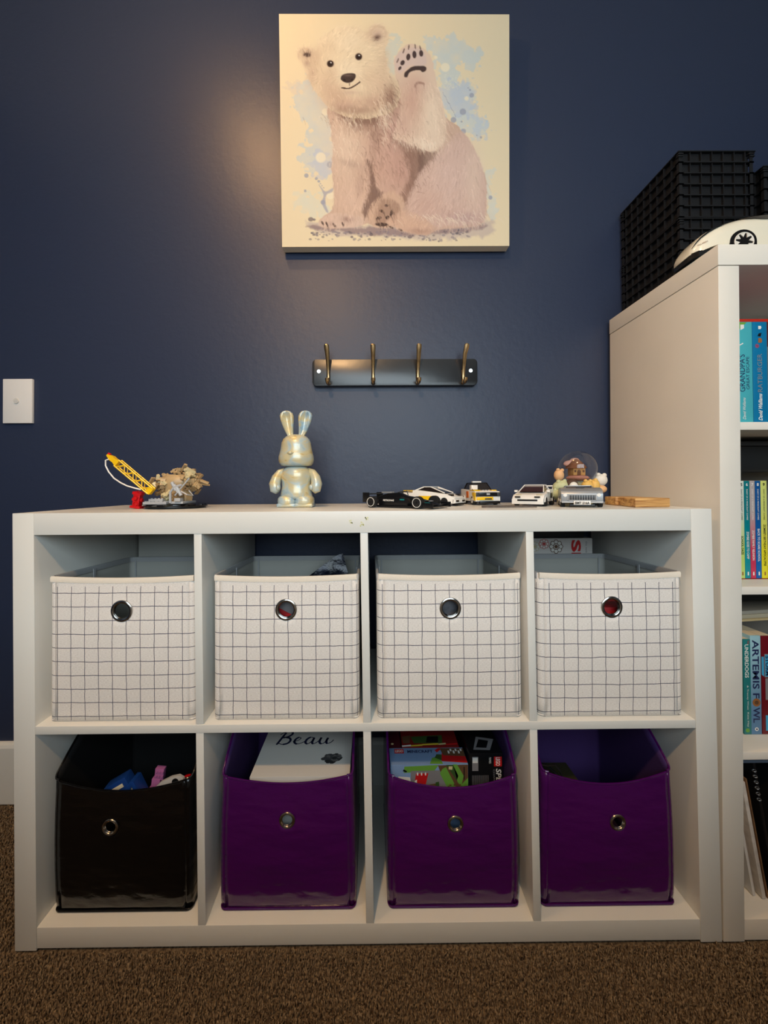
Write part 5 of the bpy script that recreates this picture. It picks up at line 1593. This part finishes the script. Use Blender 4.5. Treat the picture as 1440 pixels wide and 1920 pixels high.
hp = [at(u, v, -.268) for u, v in ((204, 861), (198, 863), (198, 873), (204, 885), (214, 897), (226, 905), (238, 911), (252, 915), (264, 918))]
m_.tube(hp, .0017, 8); 
tag(m_.build('white_hose', M_WB), 'thin white toy hose curving below the yellow crane jib', 'hose')
t = thing('red_hydrant', 'small red brick-built hydrant leaning under the yellow crane jib', 'toy', (at(256, 950, -.235).x, -.235, ZH), rot=(0, math.radians(8), 0))
m_ = MB()
m_.box(-.012, .012, -.010, .010, .001, .007, .001); m_.box(-.008, .008, -.008, .008, .007, .034, .001); m_.box(-.011, .011, -.009, .009, .034, .042, .0015)
for s_ in (-1, 1): m_.cyl((s_ * .008, 0, .022), (s_ * .0125, 0, .022), .0045, seg=12)
m_.cyl((0, -.008, .026), (0, -.0125, .026), .0045, seg=12); m_.torus((0, -.009, .012), .005, .0016, 'y', 16, 6); studs(m_, -.008, .008, -.008, .008, .042)
m_.build('hydrant_body', M_RB, t, local=True)

# rabbit figure
def pearl():
    m = mat('pearl_glaze', (190, 192, 176), .3, .12, coat=.5)
    nt = m.node_tree; L = nt.links.new
    tc = nt.nodes.new('ShaderNodeTexCoord')
    mp1 = nt.nodes.new('ShaderNodeMapping'); mp1.inputs['Scale'].default_value = (20, 20, 26); L(tc.outputs['Object'], mp1.inputs[0])
    n = nt.nodes.new('ShaderNodeTexNoise'); n.inputs['Scale'].default_value = 1; n.inputs['Detail'].default_value = 3; n.inputs['Distortion'].default_value = 1.2; L(mp1.outputs[0], n.inputs['Vector'])
    r = nt.nodes.new('ShaderNodeValToRGB'); e = r.color_ramp.elements
    e[0].position = .32; e[0].color = (*lin((142, 172, 190)), 1)
    e[1].position = .70; e[1].color = (*lin((202, 166, 100)), 1)
    for p_, c_ in ((.42, (178, 192, 190)), (.50, (192, 188, 160)), (.58, (204, 192, 150)), (.64, (190, 170, 120))):
        x = e.new(p_); x.color = (*lin(c_), 1)
    L(n.outputs['Fac'], r.inputs['Fac']); L(r.outputs['Color'], nt.nodes['Principled BSDF'].inputs['Base Color'])
    w = nt.nodes.new('ShaderNodeTexNoise'); w.inputs['Scale'].default_value = 420; mp2 = nt.nodes.new('ShaderNodeMapping'); mp2.inputs['Scale'].default_value = (1, 1, .15)
    L(tc.outputs['Object'], mp2.inputs[0]); L(mp2.outputs[0], w.inputs['Vector'])
    bp = nt.nodes.new('ShaderNodeBump'); bp.inputs['Strength'].default_value = .12; bp.inputs['Distance'].default_value = .001
    L(w.outputs['Fac'], bp.inputs['Height']); L(bp.outputs['Normal'], nt.nodes['Principled BSDF'].inputs['Normal'])
    return m
M_PEARL = pearl()
rb = thing('rabbit_figurine', 'pearly gold and silver rabbit figurine with tall upright ears on the shelf top', 'figurine', (.553, -.200, ZH))
k_ = 2.222e-4
def V(v): return (1380 - v) * k_
m_ = MB()
m_.lathe([(.004, V(915)), (.030, V(914)), (.038, V(905)), (.043, V(880)), (.0450, V(840)), (.0445, V(800)), (.042, V(760)), (.040, V(720)), (.0385, V(680)), (.037, V(640)), (.033, V(600)), (.026, V(570)), (.016, V(552)), (.004, V(546))], (0, 0, 0), 40, 1, .84)
m_.ell((-.008, -.034, V(770)), (.009, .005, .004)); m_.ell((-.008, -.0375, V(770)), (.0055, .004, .0042))
m_.build('head', M_PEARL, rb, local=True, smooth=60)
m_ = MB()
m_.lathe([(.004, .020), (.034, .0205), (.041, .028), (.0385, .040), (.0365, .052), (.037, .064), (.039, .075), (.0385, .085), (.034, .095), (.027, .1010), (.022, .1035), (.004, .104)], (0, 0, 0), 40, 1, .78)
for s_ in (-1, 1):
    m_.ell((s_ * .0215, -.003, .015), (.0245, .031, .0165), pw=.75)
    m_.box(s_ * .0215 - .0235, s_ * .0215 + .0235, -.031, .025, 0, .010, .0045)
m_.build('body', M_PEARL, rb, local=True, smooth=60)
for s_ in (-1, 1):
    m_ = MB()
    m_.tube([(s_ * .030, .002, .094), (s_ * .041, -.001, .088), (s_ * .0495, -.005, .074), (s_ * .053, -.010, .058), (s_ * .0500, -.014, .044), (s_ * .0450, -.016, .038)], [.006, .0095, .0125, .0145, .0135, .0065], 16, 1)
    m_.ell((s_ * .0415, -.0235, .050), (.0055, .0060, .0075))
    m_.build('arm', M_PEARL, rb, local=True, smooth=60)
    # ear: a spoon with a hollow front
    m_ = MB()
    rings = []
    for z, hw, xo, dp in ((V(590), .0075, .0130, .0075), (V(560), .0080, .0140, .0075), (V(520), .0105, .0165, .0075), (V(470), .0130, .0190, .0075), (V(420), .0155, .0210, .0078), (V(370), .0175, .0225, .008), (V(330), .0180, .0235, .008), (V(300), .0155, .0238, .0075), (V(280), .0105, .0240, .006), (V(270), .0035, .0240, .003)):
        ring = []
        for q in range(28):
            a = 2 * PI * q / 28
            x = math.cos(a) * hw; y = math.sin(a) * dp
            if y < 0:
                f = abs(x) / hw
                y = -dp * (1 - f ** 6) ** .5 if f > .62 else -dp * .92 + dp * 1.15 * (1 - (f / .62) ** 2) * min(1, max(0, (z - V(570)) / .02)) * min(1, max(0, (V(285) - z) / .008))
            ring.append(Vector((s_ * (xo + (0 if s_ > 0 else .001)) + x, y + .002, z)))
        rings.append(ring)
    m_.rings(rings); m_.build('ear', M_PEARL, rb, local=True, smooth=70)

# ---- cars
M_TYRE = mat('tyre_rubber', (20, 20, 21), .6)
M_RIMD = mat('rim_dark', (46, 46, 48), .35, .4)
M_RIMW = mat('rim_pale', (206, 204, 196), .3)
M_GLS = mat('smoked_windscreen', (34, 28, 26), .1, coat=.5)
M_SILV = mat('silver_grey_bricks', (150, 153, 156), .3, .35)
def wheel(t, x, y, r, w, rimM, sy):
    m_ = MB(); m_.lathe([(r * .55, -w / 2), (r * .92, -w / 2), (r, -w * .36), (r, w * .36), (r * .92, w / 2), (r * .55, w / 2)], (0, 0, 0), 24, M=Matrix.Translation((x, y, r)) @ Matrix.Rotation(PI / 2, 4, 'X'), cap=True)
    o = m_.build('wheel', M_TYRE, t, local=True)
    m_ = MB(); yy = y + sy * w * .46
    m_.torus((x, yy, r), r * .56, r * .09, 'y', 20, 6); m_.cyl((x, yy, r), (x, yy + sy * .0012, r), r * .20, seg=12)
    for k in range(6):
        a = k * PI / 3; m_.box(-r * .06, r * .06, 0, .0012, 0, r * .56, 0, Matrix.Translation((x, yy if sy > 0 else yy - .0012, r)) @ Matrix.Rotation(a, 4, 'Y'))
    m_.build('rim', rimM, o, local=True)
def brick_car(name, label, loc, rz, L, W, Hc, bodyM, prof, cab, wr, wx, rimM, parts, glassM=M_GLS, roofM=None, inset=.0):
    t = thing(name, label, 'toy car', (loc[0], loc[1], ZH), math.radians(rz))
    m_ = MB(); m_.prism([(p[0] * L, p[1] * Hc) for p in prof], -W / 2 + inset, W / 2 - inset, 'y', .0014); m_.build('body', bodyM, t, local=True)
    m_ = MB(); cw = W * .40
    low = [(cab[0] * L, cab[4] * Hc), (cab[3] * L, cab[4] * Hc)]
    A = [Vector((cab[0] * L, s * cw, cab[4] * Hc)) for s in (-1, 1)] + [Vector((cab[3] * L, s * cw, cab[4] * Hc)) for s in (1, -1)]
    B = [Vector((cab[1] * L, s * cw * .78, .97 * Hc)) for s in (-1, 1)] + [Vector((cab[2] * L, s * cw * .78, .97 * Hc)) for s in (1, -1)]
    m_.rings([A, B]); m_.build('windscreen', glassM, t, local=True)
    m_ = MB(); m_.box(cab[1] * L, cab[2] * L, -cw * .80, cw * .80, .955 * Hc, Hc, .0008)
    for s in (-1, 1):
        m_.tube([(cab[3] * L, s * cw, cab[4] * Hc), (cab[2] * L, s * cw * .79, .97 * Hc)], .0014, 6)
        m_.tube([(cab[0] * L, s * cw, cab[4] * Hc), (cab[1] * L, s * cw * .79, .97 * Hc)], .0018, 6)
    m_.build('roof', roofM or bodyM, t, local=True)
    for x in wx:
        for s in (-1, 1):
            wheel(t, x * L, s * (W / 2 - .004), wr, .010, rimM, s)
            m_ = MB()
            m_.prism([(x * L + (wr + .0022) * math.cos(a), wr + (wr + .0022) * math.sin(a)) for a in [PI * k / 10 for k in range(11)]] + [(x * L + (wr + .0005) * math.cos(a), wr + (wr + .0005) * math.sin(a)) for a in [PI * k / 10 for k in range(10, -1, -1)]], s * (W / 2 - .002), s * (W / 2 + .0012)); m_.build('wheel_arch', bodyM, t, local=True)
    for nm, M_, boxes in parts:
        m_ = MB()
        for b in boxes:
            if b[0] == 'cyl': m_.cyl((b[1] * L, b[2] * W, b[3] * Hc), (b[1] * L + .0015, b[2] * W, b[3] * Hc), b[4], seg=16)
            elif b[0] == 'cz': m_.cyl((b[1] * L, b[2] * W, b[3] * Hc), (b[1] * L, b[2] * W, b[3] * Hc + .0017), b[4], seg=12)
            else: m_.box(b[0] * L, b[1] * L, b[2] * W, b[3] * W, b[4] * Hc, b[5] * Hc, .0006)
        (m_.build if 'stud' in nm or 'grille' in nm else m_.build_split)(nm, M_, t, local=True)
    return t
def sym(x0, x1, y0, y1, z0, z1): return [(x0, x1, y0, y1, z0, z1), (x0, x1, -y1, -y0, z0, z1)]

# white and yellow wedge car, behind the black racer
brick_car('toy_supercar', 'white toy brick supercar with yellow side patches, parked behind the black racing car', (.912, -.150), -36, .150, .066, .050, M_WB,
          [(-.5, .25), (-.5, .72), (-.42, .80), (-.2, .80), (.05, .72), (.34, .60), (.47, .46), (.5, .30), (.48, .12), (-.48, .12)], (-.40, -.12, .02, .30, .66), .0105, (-.31, .31), M_RIMD,
          [('front_bumper', M_WB, [(.46, .515, -.5, .5, .14, .34), (.44, .50, -.49, .49, .36, .44)]),
           ('air_intake', M_BKB, sym(.505, .52, .16, .42, .20, .30) + [(.47, .522, -.30, .30, .04, .14)]),
           ('headlight', M_BKB, sym(.37, .44, .22, .44, .50, .595)),
           ('yellow_panel', M_YB, sym(-.18, .14, .47, .51, .20, .50) + sym(-.5, -.30, .30, .50, .66, .80)),
           ('side_skirt', M_BKB, sym(-.20, .20, .46, .505, .06, .18))])
# black single-seat racer
fr = thing('toy_racing_car', 'black open-wheel toy racing car with pale sponsor lettering, nose toward the right', 'toy car', (.822, -.262, ZH), math.radians(-36))
m_ = MB()
m_.prism([(-.075, .010), (-.075, .026), (-.040, .034), (-.010, .036), (.012, .028), (.040, .024), (.075, .015), (.098, .008), (.098, .004), (-.06, .004)], -.0075, .0075, 'y', .002)
m_.prism([(-.055, .004), (-.055, .020), (.005, .026), (.020, .022), (.026, .012), (.026, .004)], -.026, .026, 'y', .002)
m_.box(-.080, .060, -.030, .030, .002, .005, .0005)
m_.build('chassis', M_BKB, fr, local=True)
m_ = MB(); m_.box(.078, .100, -.045, .045, .0035, .0058, .0005)
for s_ in (-1, 1): m_.box(.076, .102, s_ * .045 - .0008, s_ * .045 + .0008, .002, .014, .0003)
m_.box(.082, .094, -.043, .043, .0078, .0092, .0003); m_.build('front_wing', M_BKB, fr, local=True)
m_ = MB()
for s_ in (-1, 1): m_.box(-.100, -.080, s_ * .030 - .0008, s_ * .030 + .0008, .012, .036, .0003)
m_.box(-.100, -.082, -.030, .030, .031, .0335, .0005); m_.box(-.098, -.084, -.030, .030, .024, .026, .0004); m_.build('rear_wing', M_BKB, fr, local=True)
m_ = MB()
for x in (-.064, .062):
    for s_ in (-1, 1): m_.tube([(x - .008, s_ * .006, .014), (x, s_ * .034, .013)], .0012, 6); m_.tube([(x + .008, s_ * .006, .018), (x, s_ * .034, .015)], .0012, 6)
m_.build('suspension', M_DGB, fr, local=True)
m_ = MB(); m_.tube([(.014, 0, .026), (.010, 0, .038), (.004, -.009, .039), (-.010, -.010, .036)], .0012, 6); m_.tube([(.010, 0, .038), (.004, .009, .039), (-.010, .010, .036)], .0012, 6); m_.build('halo', M_DGB, fr, local=True)
for x, r in ((-.064, .0135), (.062, .0140)):
    for s_ in (-1, 1):
        wheel(fr, x, s_ * .040, r, .014, M_RIMD, s_)
m_ = MB()
for x in (-.064, .062): m_.torus((x, -.0474, .0138), .0103, .0006, 'y', 24, 6)
m_.build_split('tyre_stripe', M_WB, fr, local=True)
m_ = MB()
text_mesh(m_, 'PETRONAS', (-.026, -.0262, .0175), (1, 0, 0), UPV, .0042, .0003, fit=.031, bold=.03, mat_i=0)
m_.build('sponsor_lettering', M_WB, fr, local=True)
m_ = MB(); text_mesh(m_, 'INEOS', (.012, -.0262, .0195), (1, 0, 0), UPV, .0034, .0003, fit=.012, bold=.03, mat_i=0); m_.box(.030, .075, -.0080, -.0074, .012, .013)
m_.build('teal_marking', mat('teal_ink', (20, 150, 150), .4), fr, local=True)
m_ = MB(); m_.box(.074, .080, -.012, -.002, .016, .018); m_.box(-.060, -.030, -.006, .006, .034, .038, .001); m_.build('silver_trim', M_SILV, fr, local=True)

# white-yellow rally car seen from the front
brick_car('toy_rally_car', 'boxy white and yellow toy rally car with a black grille, facing forward', (1.045, -.118), -84, .115, .068, .060, M_WB,
          [(-.5, .16), (-.5, .70), (.08, .66), (.46, .60), (.5, .52), (.5, .16)], (-.46, -.36, -.02, .14, .64), .0115, (-.30, .30), M_RIMW,
          [('grille', M_BKB, [(.495, .52, -.36, .36, .38, .56)]),
           ('headlight', M_DGB, sym(.50, .53, .36, .49, .38, .56)),
           ('yellow_bumper', M_YB, [(.495, .525, -.46, .20, .22, .36), (.30, .50, -.515, -.47, .20, .56)]),
           ('front_spoiler', M_BKB, [(.48, .54, -.34, .46, .06, .18)]),
           ('emblem', M_GRB, [(.518, .528, -.07, .07, .44, .52)]),
           ('number_plate', M_DGB, [(.524, .53, -.14, .14, .24, .30)]),
           ('bonnet_panel', M_YB, [(.12, .40, -.50, -.24, .62, .665), (.10, .30, .30, .50, .62, .665)]),
           ('bonnet_studs', M_WB, [('cz', .36, -.10, .63, .0024), ('cz', .36, .02, .63, .0024), ('cz', .36, .14, .63, .0024)]),
           ('door_window', M_WB, [(-.01, .12, -.42, -.16, .66, .88)]),
           ('roof_lamp', M_WB, [(-.14, -.04, -.26, .10, .98, 1.06)]),
           ('side_marking', mat('orange_bricks', (220, 112, 20), .3), [(-.10, .06, -.512, -.49, .30, .60)])], roofM=M_BKB)
# white wedge sports car
brick_car('toy_wedge_sports_car', 'low white toy wedge sports car with a brown windscreen, left of the silver car', (1.164, -.198), -126, .130, .074, .053, M_WB,
          [(-.5, .22), (-.5, .70), (-.40, .78), (-.10, .76), (.15, .64), (.42, .52), (.5, .40), (.5, .18)], (-.30, -.16, .02, .26, .66), .0112, (-.30, .30), M_RIMD,
          [('front_bumper', M_WB, [(.47, .53, -.5, .5, .10, .34)]),
           ('air_intake', M_BKB, [(.525, .535, -.32, .32, .24, .32)]),
           ('headlight', M_BKB, sym(.515, .535, .22, .40, .40, .46)),
           ('pop_up_lamp', M_CRB, sym(.36, .44, .24, .42, .515, .545)),
           ('side_intake', M_BKB, sym(-.22, -.04, .49, .515, .36, .60)),
           ('mirror', M_WB, sym(.12, .20, .48, .58, .64, .74)),
           ('rear_wing', M_WB, [(-.50, -.40, -.50, .50, .90, .96)] + sym(-.47, -.43, .42, .46, .72, .92))], mat('brown_windscreen', (60, 34, 26), .12, coat=.5))
# silver saloon with number plate
bt = brick_car('toy_grand_tourer', 'silver-grey toy brick car with a wide grille and number plate, before the snow globe', (1.246, -.262), -112, .112, .086, .050, M_SILV,
          [(-.5, .20), (-.5, .84), (-.2, .88), (.10, .90), (.36, .84), (.46, .74), (.49, .62), (.5, .22)], (-.40, -.32, -.14, -.02, .80), .0115, (-.30, .30), M_RIMW,
          [('grille', M_DGB, [(.50, .522, -.32, .32, .34, .56)]),
           ('grille_frame', M_GRB, [(.50, .53, -.34, .34, .555, .60), (.50, .53, -.32, .32, .30, .335)] + sym(.50, .53, .32, .345, .33, .58) + [(.52, .526, -.30 + .06 * k, -.295 + .06 * k, .34, .56) for k in range(11)]),
           ('front_bumper', M_GRB, sym(.50, .535, .20, .49, .20, .28)),
           ('headlight', M_WB, [('cyl', .49, -.40, .56, .0042), ('cyl', .49, .40, .56, .0042)]),
           ('bonnet_scoop', M_DGB, [(.10, .24, -.10, .10, .88, .91)]),
           ('number_plate', M_WB, [(.535, .548, -.20, .20, .12, .30)]),
           ('lower_valance', M_BKB, [(.46, .52, -.30, .30, .05, .14)])])
m_ = MB(); text_mesh(m_, 'BMT 216A', (.118 * .548, 0, .050 * .21), (0, 1, 0), UPV, .0058, .0004, fit=.029, bold=.03, mat_i=0); m_.build('plate_lettering', M_BKB, bt, local=True)

# snow globe with rounded figures round its foot
gx, gy = at(1083, 905, -.112).x, -.112
gz = at(1083, 879, -.112).z
GRAD = 33.5 * (1.1067 / 745.26)
t = thing('snow_globe', 'glass snow globe with a little cottage inside, ringed by pale figures, behind the silver car', 'snow globe', (gx, gy, ZH))
m_ = MB(); m_.lathe([(.050, ZH), (.054, ZH + .004), (.052, ZH + .020), (.040, ZH + .034), (.030, gz - GRAD * .72)], (gx, gy, 0), 36); m_.build('base', mat('mossy_resin', (150, 146, 110), .6, mottle=.25, mscale=60), t)
m_ = MB(); m_.ell((gx, gy, gz), (GRAD, GRAD, GRAD), seg=40); gl = m_.build('glass_dome', mat('clear_glass', (255, 255, 255), .0, trans=1.0, ior=1.06, spec=.6, coat=1.0), t, smooth=180)
inn = thing('x', None, None, (gx, gy, 0)); bpy.data.objects.remove(inn)
m_ = MB(); m_.ell((gx, gy, gz - .024), (.028, .028, .008)); m_.build('inner_ground', mat('pink_ground', (206, 140, 120), .6), t)
m_ = MB(); m_.box(gx - .020, gx + .012, gy - .018, gy + .012, gz - .018, gz + .003, .002); ct = m_.build('cottage', mat('cottage_tan', (206, 152, 84), .6, mottle=.12, mscale=80), t)
m_ = MB(); m_.lathe([(.026, gz + .001), (.024, gz + .006), (.014, gz + .018), (.006, gz + .024), (.001, gz + .026)], (gx - .006, gy - .004, 0), 24); m_.build('thatched_roof', mat('thatch', (138, 84, 50), .8, bump=.6, bscale=200), t)
m_ = MB(); m_.prism([(gx - .010, gz - .018), (gx - .010, gz - .007), (gx - .007, gz - .003), (gx - .004, gz - .003), (gx - .001, gz - .007), (gx - .001, gz - .018)], gy - .0195, gy - .0175); m_.box(gx + .004, gx + .009, gy - .0192, gy - .0175, gz - .010, gz - .004); m_.box(gx - .018, gx - .013, gy - .0192, gy - .0175, gz - .010, gz - .004); m_.build('cottage_door', mat('door_brown', (110, 66, 36), .6), ct)
m_ = MB(); m_.ell((gx - .016, gy + .006, gz + .014), (.018, .012, .009)); m_.ell((gx - .002, gy + .010, gz + .022), (.012, .010, .007)); m_.build('pink_cloud', mat('pale_pink_resin', (222, 168, 150), .5), t)
def lump(u, v, y, r, M_, nm='rounded_figure', parts=()):
    p = at(u, v, y); m_ = MB(); m_.ell(p, (r[0], r[1], r[2]), seg=20)
    for dx, dz, rr in parts: m_.ell(p + Vector((dx, -r[1] * .3, dz)), (rr, rr, rr), seg=12)
    m_.build(nm, M_, t, smooth=80)
M_L1 = mat('cream_resin', (218, 208, 176), .55, mottle=.06, mscale=90)
M_L2 = mat('pale_green_resin', (190, 194, 150), .55, mottle=.12, mscale=60)
M_L3 = mat('peach_resin', (222, 176, 128), .55)
M_L4 = mat('golden_resin', (222, 180, 96), .55)
M_L5 = mat('white_resin', (226, 222, 212), .5)
lump(1048, 891, -.150, (.013, .012, .016), M_L3, parts=((-.004, .014, .005), (.007, .013, .005)))
lump(1054, 912, -.180, (.024, .018, .016), M_L2, parts=((-.012, .012, .006), (.004, .014, .005), (.014, .010, .006)))
lump(1044, 926, -.180, (.016, .016, .014), M_L2, parts=((-.006, .010, .005),))
lump(1126, 900, -.130, (.018, .014, .017), M_L5, parts=((-.008, .014, .006), (.008, .013, .006)))
lump(1126, 917, -.150, (.016, .014, .011), M_L3)
lump(1101, 912, -.185, (.015, .013, .016), M_L4, parts=((-.006, .014, .005), (.006, .014, .005)))
lump(1115, 911, -.180, (.013, .012, .018), M_L4, parts=((0, .014, .006),))
lump(1120, 930, -.160, (.014, .014, .014), M_L1)
p = at(1074, 911, -.195)
m_ = MB(); m_.ell(p + Vector((0, .006, .001)), (.0165, .014, .017)); m_.build('hooded_figure', mat('dark_brown_resin', (74, 52, 40), .55), t, smooth=80)
m_ = MB(); m_.ell(p + Vector((0, -.004, -.001)), (.0115, .008, .0115)); m_.build('pale_face', M_L5, t, smooth=80)

# oak block and the strip of slate
t = thing('wooden_phone_stand', 'oak wooden block with a stepped edge lying on the shelf top by the bookcase', 'wooden block', (1.375, -.24, ZH))
def wood():
    m = mat('oak', (196, 148, 88), .5)
    nt = m.node_tree; L = nt.links.new
    tc = nt.nodes.new('ShaderNodeTexCoord'); mp = nt.nodes.new('ShaderNodeMapping'); mp.inputs['Scale'].default_value = (7, 60, 160); mp.inputs['Rotation'].default_value = (0, 0, .1)
    n = nt.nodes.new('ShaderNodeTexNoise'); n.inputs['Scale'].default_value = 1; n.inputs['Detail'].default_value = 5; n.inputs['Distortion'].default_value = .6
    r = nt.nodes.new('ShaderNodeValToRGB'); r.color_ramp.elements[0].position = .35; r.color_ramp.elements[0].color = (*lin((150, 100, 52)), 1); r.color_ramp.elements[1].position = .62; r.color_ramp.elements[1].color = (*lin((216, 172, 108)), 1)
    L(tc.outputs['Object'], mp.inputs[0]); L(mp.outputs[0], n.inputs['Vector']); L(n.outputs['Fac'], r.inputs['Fac']); L(r.outputs['Color'], nt.nodes['Principled BSDF'].inputs['Base Color'])
    return m
m_ = MB(); zt_ = ZH + .0205
c_a, c_b, c_c = at(1190, 951, Zp=ZH), at(1255, 951, Zp=ZH), at(1135, 945, Zp=ZH)
c_a.y = -.330; c_b.y = -.322; c_c.y = -.165
c_a = Vector((1.333, -.335, 0)); c_b = Vector((1.418, -.326, 0)); c_c = Vector((1.362, -.170, 0)); c_d = Vector((1.440, -.160, 0))
m_.prism([tuple(c_a[:2]), tuple(c_b[:2]), (1.428, -.250), (1.421, -.246), tuple(c_d[:2]), tuple(c_c[:2]), (1.350, -.235), (1.356, -.238)], ZH, zt_, 'z', .0022)
m_.build('block', wood(), t)
t = thing('dark_slate_strip', 'thin dark grey-brown strip lying flat between the rally car and the wedge car', 'strip', (1.09, -.30, ZH))
m_ = MB()
a1, a2 = at(903, 952, Zp=ZH), at(1006, 951.5, Zp=ZH)
m_.prism([(1.000, -.300), (1.130, -.296), (1.128, -.262), (1.080, -.255), (1.010, -.262)], ZH, ZH + .0028, 'z', .0006)
m_.build('slab', mat('rough_slate', (92, 84, 78), .8, mottle=.35, mscale=120, bump=.6, bscale=300), t)
